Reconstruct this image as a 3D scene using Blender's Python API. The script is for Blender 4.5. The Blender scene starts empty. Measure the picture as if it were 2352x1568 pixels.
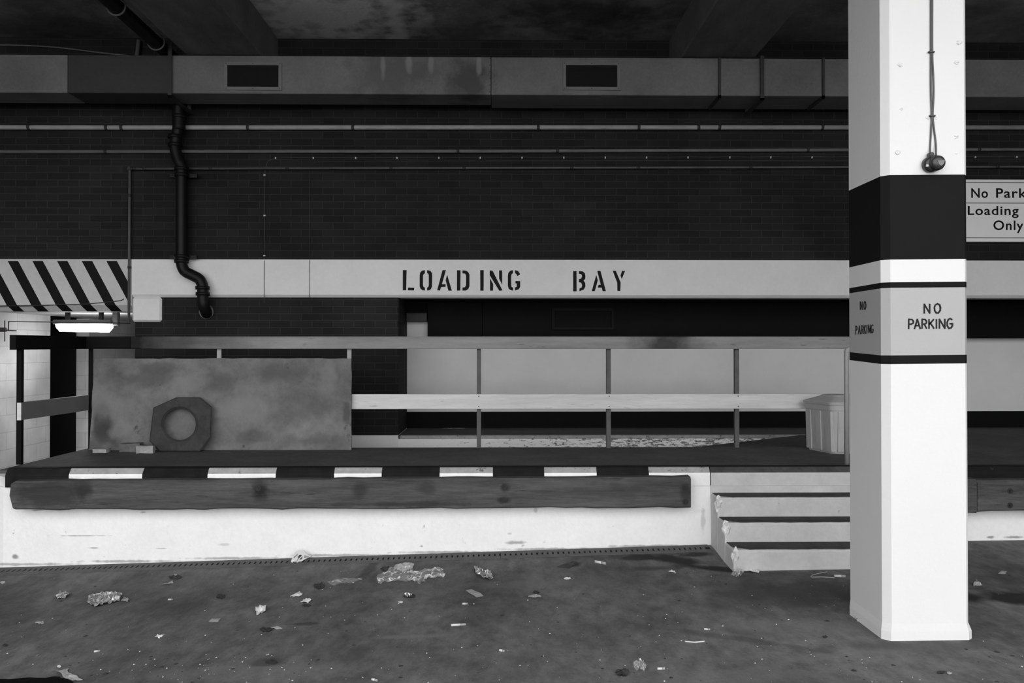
import bpy, bmesh, math, random
from mathutils import Vector, Matrix, Euler, noise

# ---------------------------------------------------------------- camera, world, exposure
C = bpy.context.scene.collection
FPX = 1829.0                      # focal length in pixels of the 2352 x 1568 frame
EYE = Vector((0, 0, 1.582))
YAW = math.atan(26 / FPX)
PITCH = math.atan(16 / FPX)
cd = bpy.data.cameras.new('camera')
cd.sensor_width = 36.0
cd.lens = 36.0 * FPX / 2352.0
cd.clip_start = 0.05
cam = bpy.data.objects.new('camera', cd)
cam.location = EYE
cam.rotation_euler = (math.pi / 2 + PITCH, 0, -YAW)
C.objects.link(cam)
bpy.context.scene.camera = cam
RM = Euler((math.pi / 2 + PITCH, 0, -YAW)).to_matrix()

w = bpy.data.worlds.new('overcast_sky')
bpy.context.scene.world = w
w.use_nodes = True
nt = w.node_tree
nt.nodes.clear()
out = nt.nodes.new('ShaderNodeOutputWorld')
bg = nt.nodes.new('ShaderNodeBackground')
tc = nt.nodes.new('ShaderNodeTexCoord')
sx = nt.nodes.new('ShaderNodeSeparateXYZ')
rp = nt.nodes.new('ShaderNodeValToRGB')
rp.color_ramp.elements[0].position = 0.0
rp.color_ramp.elements[0].color = (1, 1, 1, 1)
rp.color_ramp.elements[1].position = 1.0
rp.color_ramp.elements[1].color = (.7, .7, .7, 1)
nt.links.new(tc.outputs['Generated'], sx.inputs[0])
nt.links.new(sx.outputs['Z'], rp.inputs[0])
nt.links.new(rp.outputs[0], bg.inputs['Color'])
bg.inputs['Strength'].default_value = 3.7
nt.links.new(bg.outputs[0], out.inputs[0])

vs = bpy.context.scene.view_settings
vs.view_transform = 'Standard'
vs.look = 'None'
vs.gamma = 1.0
vs.exposure = 0.0
vs.use_curve_mapping = False

# ---------------------------------------------------------------- pixel -> place
def ray(px, py):
    d = RM @ Vector(((px - 1176) / FPX, -(py - 784) / FPX, -1))
    return d
def at(px, py, Y):
    d = ray(px, py)
    return EYE + d * (Y / d.y)
def atz(px, py, z):
    d = ray(px, py)
    return EYE + d * ((z - EYE.z) / d.z)
def atx(px, py, X):
    d = ray(px, py)
    return EYE + d * (X / d.x)
def smooth(a, b, v):
    t = min(1, max(0, (v - a) / (b - a)))
    return t * t * (3 - 2 * t)
def fz(x, y):
    z = 0.029 * (x - 1.9) if x < 1.9 else 0.010 * (x - 1.9)
    if y > 7: z = 0.029 * (x - 1.9) if x < 1.9 else z
    return z + 0.04 * smooth(5.75, 6.3, y)
def fl(px, py):
    z = 0.0
    for i in range(12):
        p = atz(px, py, z)
        z = fz(p.x, p.y)
    return Vector((p.x, p.y, z))

# ---------------------------------------------------------------- materials
def mat(name, col, rough=0.75, var=0.0, scale=4.0, bump=0.0, bscale=60.0, metal=0.0, spec=0.3, dark=None, thr=None, stretch=(1, 1, 1), fine=0.0, fscale=22.0):
    """grey procedural material: base grey with noise variation; optional second grey 'dark' above noise threshold"""
    m = bpy.data.materials.new(name)
    m.use_nodes = True
    n = m.node_tree.nodes; l = m.node_tree.links
    b = n['Principled BSDF']
    b.inputs['Roughness'].default_value = rough
    b.inputs['Metallic'].default_value = metal
    b.inputs['Specular IOR Level'].default_value = spec
    t = n.new('ShaderNodeTexCoord')
    mp = n.new('ShaderNodeMapping'); mp.inputs['Scale'].default_value = stretch
    l.new(t.outputs['Object'], mp.inputs[0])
    nz = n.new('ShaderNodeTexNoise'); nz.inputs['Scale'].default_value = scale; nz.inputs['Detail'].default_value = 8; nz.inputs['Roughness'].default_value = 0.62
    l.new(mp.outputs[0], nz.inputs['Vector'])
    r = n.new('ShaderNodeValToRGB')
    r.color_ramp.elements[0].position = 0.3; r.color_ramp.elements[1].position = 0.7
    lo, hi = max(0, col * (1 - var)), min(1, col * (1 + var))
    r.color_ramp.elements[0].color = (lo, lo, lo, 1); r.color_ramp.elements[1].color = (hi, hi, hi, 1)
    l.new(nz.outputs['Fac'], r.inputs[0])
    o = r.outputs[0]
    if fine:
        nf = n.new('ShaderNodeTexNoise'); nf.inputs['Scale'].default_value = fscale; nf.inputs['Detail'].default_value = 9; nf.inputs['Roughness'].default_value = 0.75
        l.new(mp.outputs[0], nf.inputs['Vector'])
        mrf = n.new('ShaderNodeMapRange'); mrf.inputs['From Min'].default_value = .3; mrf.inputs['From Max'].default_value = .7; mrf.inputs['To Min'].default_value = 1 - fine; mrf.inputs['To Max'].default_value = 1 + fine
        l.new(nf.outputs['Fac'], mrf.inputs['Value'])
        mf = n.new('ShaderNodeMix'); mf.data_type = 'RGBA'; mf.blend_type = 'MULTIPLY'; mf.inputs['Factor'].default_value = 1
        l.new(o, mf.inputs['A']); l.new(mrf.outputs[0], mf.inputs['B']); o = mf.outputs['Result']
    if dark is not None:
        n2 = n.new('ShaderNodeTexNoise'); n2.inputs['Scale'].default_value = scale * 3.1; n2.inputs['Detail'].default_value = 10; n2.inputs['Roughness'].default_value = 0.7
        l.new(mp.outputs[0], n2.inputs['Vector'])
        r2 = n.new('ShaderNodeValToRGB'); r2.color_ramp.elements[0].position = thr; r2.color_ramp.elements[1].position = thr + 0.06
        l.new(n2.outputs['Fac'], r2.inputs[0])
        mx = n.new('ShaderNodeMix'); mx.data_type = 'RGBA'
        l.new(r2.outputs[0], mx.inputs['Factor']); l.new(o, mx.inputs['A']); mx.inputs['B'].default_value = (dark, dark, dark, 1)
        o = mx.outputs['Result']
    l.new(o, b.inputs['Base Color'])
    if bump:
        n3 = n.new('ShaderNodeTexNoise'); n3.inputs['Scale'].default_value = bscale; n3.inputs['Detail'].default_value = 6
        l.new(mp.outputs[0], n3.inputs['Vector'])
        bp = n.new('ShaderNodeBump'); bp.inputs['Strength'].default_value = bump; bp.inputs['Distance'].default_value = 0.01
        l.new(n3.outputs['Fac'], bp.inputs['Height']); l.new(bp.outputs[0], b.inputs['Normal'])
    m['out_socket'] = 0
    return m

def add_stains_shade(m, stains_shade, soft=0.5, rag=2.2, nscale=5):
    """stains: (x, y, z, rx, ry, rz, grey, amount, angle) - blots with ragged outlines, one of them painted shade, in object coordinates"""
    n = m.node_tree.nodes; l = m.node_tree.links
    b = n['Principled BSDF']
    src = b.inputs['Base Color'].links[0].from_socket
    t = n.new('ShaderNodeTexCoord')
    nz = n.new('ShaderNodeTexNoise'); nz.inputs['Scale'].default_value = nscale; nz.inputs['Detail'].default_value = 8
    l.new(t.outputs['Object'], nz.inputs['Vector'])
    sub = n.new('ShaderNodeMath'); sub.operation = 'SUBTRACT'; sub.inputs[1].default_value = 0.5
    l.new(nz.outputs['Fac'], sub.inputs[0])
    mu = n.new('ShaderNodeMath'); mu.operation = 'MULTIPLY'; mu.inputs[1].default_value = rag
    l.new(sub.outputs[0], mu.inputs[0])
    for (x, y, z, rx, ry, rz, g, amt, ang) in stains_shade:
        mp = n.new('ShaderNodeMapping'); mp.vector_type = 'TEXTURE'
        mp.inputs['Location'].default_value = (x, y, z); mp.inputs['Scale'].default_value = (rx, ry, rz); mp.inputs['Rotation'].default_value = (0, 0, ang)
        l.new(t.outputs['Object'], mp.inputs[0])
        ln = n.new('ShaderNodeVectorMath'); ln.operation = 'LENGTH'; l.new(mp.outputs[0], ln.inputs[0])
        ad = n.new('ShaderNodeMath'); ad.operation = 'ADD'; l.new(ln.outputs['Value'], ad.inputs[0]); l.new(mu.outputs[0], ad.inputs[1])
        mr = n.new('ShaderNodeMapRange'); mr.inputs['From Min'].default_value = 1 - soft; mr.inputs['From Max'].default_value = 1.1
        mr.inputs['To Min'].default_value = amt; mr.inputs['To Max'].default_value = 0
        l.new(ad.outputs[0], mr.inputs['Value'])
        mx = n.new('ShaderNodeMix'); mx.data_type = 'RGBA'
        l.new(mr.outputs[0], mx.inputs['Factor']); l.new(src, mx.inputs['A']); mx.inputs['B'].default_value = (g, g, g, 1)
        src = mx.outputs['Result']
    l.new(src, b.inputs['Base Color'])

def brick_mat(name, c1, c2, mortar, bw, rh, ms, rough=0.8, bump=0.6):
    m = bpy.data.materials.new(name); m.use_nodes = True
    n = m.node_tree.nodes; l = m.node_tree.links; b = n['Principled BSDF']
    b.inputs['Roughness'].default_value = rough; b.inputs['Specular IOR Level'].default_value = 0.15
    t = n.new('ShaderNodeTexCoord'); s = n.new('ShaderNodeSeparateXYZ'); l.new(t.outputs['Object'], s.inputs[0])
    a = n.new('ShaderNodeMath'); a.operation = 'ADD'; l.new(s.outputs['X'], a.inputs[0]); l.new(s.outputs['Y'], a.inputs[1])
    c = n.new('ShaderNodeCombineXYZ'); l.new(a.outputs[0], c.inputs['X']); l.new(s.outputs['Z'], c.inputs['Y'])
    k = n.new('ShaderNodeTexBrick'); l.new(c.outputs[0], k.inputs['Vector'])
    k.inputs['Scale'].default_value = 1; k.inputs['Brick Width'].default_value = bw; k.inputs['Row Height'].default_value = rh
    k.inputs['Mortar Size'].default_value = ms; k.inputs['Mortar Smooth'].default_value = 0.3; k.inputs['Bias'].default_value = -0.2
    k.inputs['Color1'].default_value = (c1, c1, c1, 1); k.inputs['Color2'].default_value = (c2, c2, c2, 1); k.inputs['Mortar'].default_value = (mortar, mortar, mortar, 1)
    nz = n.new('ShaderNodeTexNoise'); nz.inputs['Scale'].default_value = 1.3; nz.inputs['Detail'].default_value = 9
    l.new(t.outputs['Object'], nz.inputs['Vector'])
    mr = n.new('ShaderNodeMapRange'); mr.inputs['From Min'].default_value = .3; mr.inputs['From Max'].default_value = .7; mr.inputs['To Min'].default_value = .7; mr.inputs['To Max'].default_value = 1.25
    l.new(nz.outputs['Fac'], mr.inputs['Value'])
    mx = n.new('ShaderNodeMix'); mx.data_type = 'RGBA'; mx.blend_type = 'MULTIPLY'; mx.inputs['Factor'].default_value = 1
    l.new(k.outputs['Color'], mx.inputs['A']); l.new(mr.outputs[0], mx.inputs['B'])
    l.new(mx.outputs['Result'], b.inputs['Base Color'])
    bp = n.new('ShaderNodeBump'); bp.inputs['Strength'].default_value = bump; bp.inputs['Distance'].default_value = 0.006; bp.invert = True
    l.new(k.outputs['Fac'], bp.inputs['Height']); l.new(bp.outputs[0], b.inputs['Normal'])
    return m

M = {}
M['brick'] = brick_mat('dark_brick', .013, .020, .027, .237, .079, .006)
M['block'] = brick_mat('white_painted_block', .72, .74, .60, .46, .23, .006, bump=.4)
M['white'] = mat('white_masonry_paint', .80, .6, .03, 3, .15, 40)
M['white_worn'] = mat('white_worn_dock_paint', .82, .65, .04, 3, .25, 30, dark=.42, thr=.64, fine=.04)
M['band_white'] = mat('off_white_beam_paint', .70, .65, .04, 2, .12, 40, fine=.03)
M['band_edge'] = mat('off_white_beam_edge', .60, .65, .04, 2)
M['stripe_grey'] = mat('grey_hazard_paint', .52, .65, .08, 3, .12, 40, fine=.05)
M['black'] = mat('black_paint', .006, .6, .1, 4, spec=.12)
M['letter'] = mat('black_stencil_paint', .010, .7, .15, 20, spec=.15)
M['floor'] = mat('stained_shaded_concrete_floor', .108, .85, .42, 1.4, .45, 45, spec=.2, stretch=(1.3, .75, 1), fine=.42, fscale=7)
M['deck'] = mat('dark_concrete_deck', .076, .85, .25, 2.2, .3, 40, spec=.15, fine=.2)
M['ceiling'] = mat('grimy_concrete_ceiling', .20, .9, .7, .7, .3, 25, spec=.1, fine=.2, fscale=6)
M['beam'] = mat('concrete_beam', .12, .9, .3, 1.2, .2, 25, spec=.1, stretch=(3, 1, 1), fine=.12)
M['galv'] = mat('galvanised_steel', .14, .65, .22, 1.6, .1, 90, spec=.2, fine=.12, fscale=40)
M['galv_dull'] = mat('dull_painted_duct', .045, .7, .15, 1.2, .1, 60, spec=.15, fine=.1)
M['galv_dark'] = mat('dull_dark_steel', .03, .6, .25, 3)
M['grille_frame'] = mat('grey_grille_frame', .15, .5, .1, 5)
M['mesh_black'] = mat('black_mesh', .006, .8)
M['pipe'] = mat('pale_grey_pipe', .30, .5, .2, 3)
M['pipe_mid'] = mat('grey_pipe', .12, .5, .2, 3)
M['conduit'] = mat('grey_conduit', .09, .5, .2, 3)
M['cast'] = mat('black_cast_iron', .006, .5, .3, 8, spec=.2)
M['cable_pale'] = mat('thin_grey_cable', .07, .6)
M['clip'] = mat('white_cable_clip', .6, .5)
M['rail'] = mat('worn_grey_rail_paint', .24, .55, .22, 5, .2, 40, dark=.12, thr=.62, stretch=(.35, 1, 3), spec=.2)
M['rail_black'] = mat('black_rail', .004, .6, .2, 6, spec=.1)
M['plank'] = mat('pale_painted_plank', .60, .6, .12, 5, .2, 30, dark=.25, thr=.63, stretch=(.3, 1, 3), fine=.06)
M['plank_grey'] = mat('grey_painted_plank', .16, .6, .1, 5)
M['post'] = mat('grey_angle_iron', .09, .6, .25, 8)
M['post_pale'] = mat('pale_post_paint', .33, .5, .1, 6)
M['board'] = mat('stained_board', .155, .85, .38, 2.2, .3, 30, dark=.07, thr=.63, fine=.16, fscale=14)
M['octagon'] = mat('dark_cast_concrete', .042, .85, .3, 7, .4, 50, fine=.2)
M['rubble'] = mat('pale_rubble', .33, .9, .25, 12, .5, 60)
M['rubble_grey'] = mat('grey_rubble', .13, .9, .3, 14, .5, 60)
M['kerb_black'] = mat('black_kerb_paint', .013, .8, .35, 6, .3, 40, dark=.04, thr=.66, spec=.08)
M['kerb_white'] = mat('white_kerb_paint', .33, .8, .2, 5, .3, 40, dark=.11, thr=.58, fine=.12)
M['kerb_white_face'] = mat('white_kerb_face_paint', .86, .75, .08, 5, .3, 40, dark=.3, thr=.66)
M['timber'] = mat('weathered_timber', .072, .85, .40, 2.6, .6, 18, dark=.04, thr=.60, stretch=(.35, 1, 3.2), spec=.15, fine=.35, fscale=12)
M['timber_long'] = mat('weathered_long_timber', .072, .85, .40, 2.6, .6, 18, dark=.04, thr=.60, stretch=(.35, 1, 3.2), spec=.15, fine=.35, fscale=12)
M['bolt'] = mat('rusty_bolt', .02, .6, .3, 20)
M['tread'] = mat('worn_concrete_tread', .058, .85, .3, 6, .4, 50, spec=.15, fine=.2)
M['riser'] = mat('painted_step_riser', .53, .7, .10, 4, .25, 40, dark=.27, thr=.66, fine=.06)
M['chip'] = mat('broken_concrete', .7, .9, .45, 22, .8, 50)
M['bin'] = mat('grit_bin_plastic', .41, .55, .08, 5, .1, 30)
M['bay_dark'] = mat('dark_bay_fascia', .005, .7, .15, 3, spec=.08)
M['hatch_dark'] = mat('dark_hatch_frame', .011, .7, .15, 3, spec=.08)
M['bay_white'] = mat('pale_bay_wall', .64, .65, .05, 2, .08, 30)
M['drain'] = mat('drain_grate', .075, .7, .2, 10)
M['void'] = mat('void_black', .004, .9)
M['sign'] = mat('pale_sign_face', .84, .5, .02, 3)
M['col_grey'] = mat('light_grey_column_paint', .40, .6, .03, 3, .12, 40)
M['col_white'] = mat('white_column_paint', .73, .6, .02, 2, .12, 40)
M['col_black'] = mat('black_column_paint', .009, .7, .08, 4, .1, 40, spec=.1)
M['col_letter'] = mat('brushed_black_letter', .02, .7, .3, 40, spec=.15)
M['cable'] = mat('grey_flex', .10, .5)
M['dark_plastic'] = mat('dark_plastic', .025, .35, .2, 10, spec=.5)
M['lens'] = mat('grey_dome_plate', .10, .2, spec=.6)
M['paper'] = mat('white_paper', .62, .7, .15, 15, .3, 40)
M['paper_grey'] = mat('grey_paper', .32, .8, .2, 15, .3, 40)
M['foil'] = mat('crumpled_foil', .62, .28, .3, 14, .2, 14, metal=.75, dark=.07, thr=.55)  # dark noise patches imitate the shading of crumpled creases
M['leaf'] = mat('dark_leaf', .03, .7, .3, 20, .3, 40)
M['filmy'] = mat('clear_film', .75, .12, .1, 10, spec=1.0)
b_ = M['filmy'].node_tree.nodes['Principled BSDF']; n = M['filmy'].node_tree.nodes; l = M['filmy'].node_tree.links
tcn = n.new('ShaderNodeTexCoord'); nzf = n.new('ShaderNodeTexNoise'); nzf.inputs['Scale'].default_value = 22; nzf.inputs['Detail'].default_value = 3; nzf.inputs['Distortion'].default_value = 1.5
rf = n.new('ShaderNodeValToRGB'); rf.color_ramp.elements[0].position = .56; rf.color_ramp.elements[1].position = .66
rf.color_ramp.elements[0].color = (.09, .09, .09, 1); rf.color_ramp.elements[1].color = (.75, .75, .75, 1)  # noise makes opaque streaks, painted in as highlights on creases
l.new(tcn.outputs['Object'], nzf.inputs['Vector']); l.new(nzf.outputs['Fac'], rf.inputs[0]); l.new(rf.outputs[0], b_.inputs['Alpha'])
M['black_bag'] = mat('black_plastic_sheet', .004, .8, .2, 10, .4, 12, spec=.05)
M['grit'] = mat('white_grit', .6, .8, .3, 30)
M['cup'] = mat('cup_card', .55, .6, .1, 10)
M['cup_dark'] = mat('cup_print', .02, .6)
M['cup_grey'] = mat('cup_grey_print', .22, .6, .4, 40)
M['tube'] = bpy.data.materials.new('lit_diffuser'); M['tube'].use_nodes = True
nn = M['tube'].node_tree.nodes; nn.clear()
e_ = nn.new('ShaderNodeEmission'); e_.inputs['Strength'].default_value = 68.0; o_ = nn.new('ShaderNodeOutputMaterial')
M['tube'].node_tree.links.new(e_.outputs[0], o_.inputs[0])

# ---------------------------------------------------------------- mesh building
class MB:
    def __init__(s):
        s.bm = bmesh.new(); s.mats = []
    def mi(s, m):
        if m is None: return 0
        if m not in s.mats: s.mats.append(m)
        return s.mats.index(m)
    def face(s, pts, m=None):
        f = s.bm.faces.new([s.bm.verts.new(p) for p in pts]); f.material_index = s.mi(m); return f
    def box(s, x0, x1, y0, y1, z0, z1, m=None, bevel=0.0, rot=None, seg=1):
        vs_ = [s.bm.verts.new((x, y, z)) for x in (x0, x1) for y in (y0, y1) for z in (z0, z1)]
        q = [(0, 1, 3, 2), (4, 6, 7, 5), (0, 4, 5, 1), (2, 3, 7, 6), (0, 2, 6, 4), (1, 5, 7, 3)]
        fs = [s.bm.faces.new([vs_[i] for i in f]) for f in q]
        for f in fs: f.material_index = s.mi(m)
        if bevel:
            es = list({e for f in fs for e in f.edges})
            bmesh.ops.bevel(s.bm, geom=es, offset=bevel, segments=seg, affect='EDGES', profile=.6)
        return s
    def prism(s, poly, d, m=None):
        """poly: list of 3D points (planar); d: extrusion vector"""
        d = Vector(d); n_ = len(poly)
        a = [s.bm.verts.new(p) for p in poly]; b = [s.bm.verts.new(Vector(p) + d) for p in poly]
        fs = [s.bm.faces.new(a), s.bm.faces.new(list(reversed(b)))]
        for i in range(n_):
            fs.append(s.bm.faces.new((a[i], b[i], b[(i + 1) % n_], a[(i + 1) % n_])))
        for f in fs: f.material_index = s.mi(m)
        return fs
    def tube(s, pts, r, m=None, seg=12, cap=True):
        pts = [Vector(p) for p in pts]; rings = []
        rr = r if isinstance(r, (list, tuple)) else [r] * len(pts)
        t0 = (pts[1] - pts[0]).normalized()
        up = Vector((0, 0, 1)) if abs(t0.z) < .9 else Vector((0, 1, 0))
        u = t0.cross(up).normalized()
        for i, p in enumerate(pts):
            if i == 0: t = pts[1] - pts[0]
            elif i == len(pts) - 1: t = pts[-1] - pts[-2]
            else: t = (pts[i] - pts[i - 1]).normalized() + (pts[i + 1] - pts[i]).normalized()
            t.normalize(); u = (u - t * u.dot(t)).normalized(); v = t.cross(u)
            rings.append([s.bm.verts.new(p + (u * math.cos(2 * math.pi * k / seg) + v * math.sin(2 * math.pi * k / seg)) * rr[i]) for k in range(seg)])
        for a, b in zip(rings, rings[1:]):
            for k in range(seg):
                f = s.bm.faces.new((a[k], a[(k + 1) % seg], b[(k + 1) % seg], b[k])); f.smooth = True; f.material_index = s.mi(m)
        if cap:
            for rg in (list(reversed(rings[0])), rings[-1]):
                f = s.bm.faces.new(rg); f.material_index = s.mi(m)
        return s
    def torus(s, c, ax, R, r, m=None, a0=0, a1=2 * math.pi, n=24):
        ax = Vector(ax).normalized(); u = ax.orthogonal().normalized(); v = ax.cross(u)
        full = abs(a1 - a0 - 2 * math.pi) < 1e-4
        pts = [Vector(c) + (u * math.cos(a0 + (a1 - a0) * k / n) + v * math.sin(a0 + (a1 - a0) * k / n)) * R for k in range(n + 1)]
        return s.tube(pts, r, m, 8)
    def build(s, name, m=None, parent=None, recentre=False):
        me = bpy.data.meshes.new(name)
        bmesh.ops.recalc_face_normals(s.bm, faces=s.bm.faces[:])
        s.bm.to_mesh(me); s.bm.free()
        ms = s.mats if s.mats and s.mats[0] is not None else []
        if ms:
            for k in ms: me.materials.append(M[k])
        else: me.materials.append(M[m])
        o = bpy.data.objects.new(name, me); C.objects.link(o)
        if parent is not None:
            off = world_loc(parent)
            me.transform(Matrix.Translation(-off)); o.parent = parent
        elif recentre:
            xs = [v.co for v in me.vertices]
            c = Vector(((min(v.x for v in xs) + max(v.x for v in xs)) / 2, (min(v.y for v in xs) + max(v.y for v in xs)) / 2, min(v.z for v in xs)))
            me.transform(Matrix.Translation(-c)); o.location = c
        return o
def world_loc(o):
    l = Vector(o.location)
    while o.parent: o = o.parent; l += Vector(o.location)
    return l
def thing(name, label, cat, loc, group=None):
    o = bpy.data.objects.new(name, None); C.objects.link(o); o.location = loc; o.empty_display_size = .1
    return tag(o, label, cat, group)
def tag(o, label, cat, group=None, kind=None):
    o['label'] = label; o['category'] = cat
    if group: o['group'] = group
    if kind: o['kind'] = kind
    return o
def struct(name, mb, m, parent=None):
    o = mb.build(name, m, parent)
    if parent is None: o['kind'] = 'structure'
    return o
def smooth_path(pts, n=6):
    pts = [Vector(p) for p in pts]; res = []
    for i in range(len(pts) - 1):
        p0 = pts[max(0, i - 1)]; p1 = pts[i]; p2 = pts[i + 1]; p3 = pts[min(len(pts) - 1, i + 2)]
        for k in range(n):
            t = k / n
            res.append(.5 * ((2 * p1) + (p2 - p0) * t + (2 * p0 - 5 * p1 + 4 * p2 - p3) * t * t + (3 * p1 - p0 - 3 * p2 + p3) * t ** 3))
    res.append(pts[-1]); return res

# ---------------------------------------------------------------- main dimensions
WY = 9.0          # brick wall
RY = 9.83         # back of the recessed bay
DECK = .60
DY = 6.28         # dock face
CEIL = 5.08
BEAMZ = 4.662
SLAB = 1.7        # front edge of the slab overhead
XP0 = at(310, 800, WY).x     # pier left edge
XP1 = at(915, 800, WY).x     # pier right edge
XR = 9.5
XL = -6.6
def ZW(y, Y=WY): return at(1176, y, Y).z
Z_BB, Z_BT = ZW(683), ZW(596)       # white beam band
Z_SB = ZW(715)                      # striped beam underside

# ---------------------------------------------------------------- setting
# floor: one gently sloping sheet
b = MB()
xs = [-14, -9, -6.7] + [-6 + .5 * i for i in range(0, 21)] + [4.6, 6, 8, 11, 14]
ys = [-14, -8, -4, -1, 0] + [.5 * i for i in range(1, 12)] + [5.75, 5.9, 6.05, 6.2, 6.35, 7, 9, 12, 16.2]
g = [[b.bm.verts.new((x, y, fz(x, y))) for y in ys] for x in xs]
for i in range(len(xs) - 1):
    for j in range(len(ys) - 1):
        f = b.bm.faces.new((g[i][j], g[i + 1][j], g[i + 1][j + 1], g[i][j + 1])); f.smooth = True
def st(px, py, rx, ry, gcol, amt, ang=0):
    p = fl(px, py); return (p.x, p.y, p.z, rx, ry, 1, gcol, amt, ang)
add_stains_shade(M['floor'], [
    st(1470, 1281, .30, .07, .016, .9, -.1), st(1560, 1286, .28, .09, .014, .95, -.35), st(1640, 1305, .32, .07, .014, .95, -.4), st(1590, 1274, .15, .06, .016, .9), st(1500, 1305, .2, .06, .03, .6),
    st(1880, 1360, .9, .32, .055, .75, 0), st(2330, 1372, .55, .17, .014, .92, -.15), st(1310, 1297, .10, .05, .02, .9, .4),  # first blot paints the shade beside the column; next is a darker patch
    st(845, 1310, .05, .35, .04, .7, -.15), st(820, 1500, .07, .22, .05, .6, -.2), st(940, 1462, .25, .04, .17, .6), st(1830, 1440, .5, .18, .15, .5),
    st(1950, 1500, .5, .08, .17, .5, .2), st(600, 1540, .6, .12, .15, .5), st(620, 1520, .10, .05, .045, .7), st(700, 1432, .12, .03, .04, .8), st(1700, 1550, .5, .10, .14, .5),
    st(400, 1345, .6, .25, .12, .3), st(1250, 1340, .7, .1, .14, .45), st(1720, 1470, .5, .05, .05, .5, -.5), st(2120, 1483, .5, .09, .06, .6)], .55)  # last blot darkens the floor along the column foot
struct('floor', b, 'floor')

# ceiling slab and its beams
b = MB(); b.box(-14, 14, SLAB, 16.2, CEIL, CEIL + .35)
def cs(px, py, rx, ry, gcol, amt):
    p = atz(px, py, CEIL); return (p.x, p.y, p.z, rx, ry, 1, gcol, amt, 0)
add_stains_shade(M['ceiling'], [cs(720, 25, 1.2, 1.3, .75, .9), cs(910, 50, .10, .9, .65, .8), cs(1100, 75, .7, .35, .10, .7), cs(100, 60, 1.5, .4, .07, .5), cs(1350, 30, 1.0, .7, .02, .6)], .7)
struct('ceiling', b, 'ceiling')
for i, (x0, x1) in enumerate(((-3.31, -2.51), (1.91, 2.70), (7.12, 7.92), (-8.53, -7.73))):
    b = MB(); b.box(x0, x1, SLAB, WY, BEAMZ, CEIL, bevel=.015)
    o = struct('trim_%d' % (i + 1), b, 'beam')
    if i < 2:
        o['label'] = ('concrete ceiling beam meeting the wall above the black soil pipe', 'concrete ceiling beam above the black banded column')[i]

# brick wall: upper wall over the beam, pier between passage and bay
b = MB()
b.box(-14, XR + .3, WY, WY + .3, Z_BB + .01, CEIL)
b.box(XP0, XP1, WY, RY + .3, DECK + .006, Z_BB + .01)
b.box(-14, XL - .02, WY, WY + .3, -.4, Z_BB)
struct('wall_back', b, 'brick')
b = MB(); b.box(-14.3, -14, -12, WY, -.6, 7)  # unseen wall added outside to cut sky light from the left
struct('wall_outside_blocker', b, 'brick')
# recessed bay: floor is the deck, back wall, soffit
b = MB()
zt = at(1176, 738, RY).z - .25; zs = at(1176, 945, RY).z
b.box(XP1 - .01, XR, RY, RY + .2, DECK, zs - .0, 'bay_dark')
b.box(XP1 - .01, XR, RY, RY + .2, zs, zt + .25, 'bay_white')
b.box(XP1 - .01, XR, RY, RY + .2, zt + .25, Z_BB + .2, 'bay_dark')
struct('wall_bay', b, None)
b = MB(); b.box(XP1, XR, WY + .3, RY, Z_BB + .01, Z_BB + .12)
struct('ceiling_bay', b, 'bay_dark')
b = MB(); b.box(XR, XR + .3, -6, RY + .2, -.3, CEIL)  # unseen wall, run forward to dim light from the right
struct('wall_right_blocker', b, 'brick')
# passage on the left, beyond the brick wall
YD0 = atx(115, 900, XL).y; YD1 = atx(204, 900, XL).y
b = MB()
b.box(XL - .2, XL, WY + .3, YD0, -.45, 2.3); b.box(XL - .2, XL, YD1, 16, -.45, 2.3)
b.box(XL - .2, XL, YD0, YD1, 2.06, 2.3)
struct('wall_left', b, 'block')
b = MB(); b.box(XL - .75, XL - .7, YD0 - .1, YD1 + .1, -.45, 2.2); b.box(XL - .7, XL - .2, YD0 - .06, YD0, -.45, 2.2); b.box(XL - .7, XL - .2, YD1, YD1 + .06, -.45, 2.2)
b.box(XL - .7, XL - .2, YD0, YD1, 2.06, 2.1)
o = struct('door_1', b, 'void'); o['label'] = 'dark doorway in the white block wall of the passage'
b = MB(); b.box(XL - .2, XP1, 16, 16.2, -.5, 2.3)
struct('wall_passage_end', b, 'block')
b = MB(); b.box(XL - .2, XP0 + .9, WY + .3, 16.2, 2.06, 2.3)
struct('ceiling_passage', b, 'band_edge')
b = MB(); b.box(XP0, XP0 + .2, RY + .3, 16, -.5, 2.06)
struct('wall_passage_right', b, 'brick')

# ---------------------------------------------------------------- painted beams across the wall
def wp(px, py, Y): p = at(px, py, Y); return p
root = thing('concrete_beam', 'long off-white concrete beam across the brick wall, stencilled LOADING BAY', 'beam', (0, WY, Z_BB))
FB = WY - .03
xb0 = at(303, 600, FB).x
zb, zt_ = at(1176, 683, FB).z, at(1176, 596.5, FB).z
zc = at(1176, 677, FB).z
def beam_profile(x0, x1, zbot, zch, ztop, depth, mface, medge, b):
    pr = [(FB, ztop), (FB, zch), (FB + (zch - zbot), zbot), (WY + depth, zbot), (WY + depth, ztop)]
    fs = b.prism([(x0, y, z) for y, z in pr], (x1 - x0, 0, 0), mface)
    return fs
b = MB(); beam_profile(xb0, XR, zb, zc, zt_, .25, 'band_white', 'band_edge', b); b.build('beam_face', None, root)
b = MB()
x1c = at(370, 700, FB).x; zbc = at(1176, 739, FB).z
b.box(xb0, x1c, FB, WY + .25, zbc, zb - .001, 'band_white', bevel=.02); b.build('bearing_block', None, root)
Z6 = 2352 / 650.0
def z6(p): return (850 + p[0] / Z6, 580 + p[1] / Z6)
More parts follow.
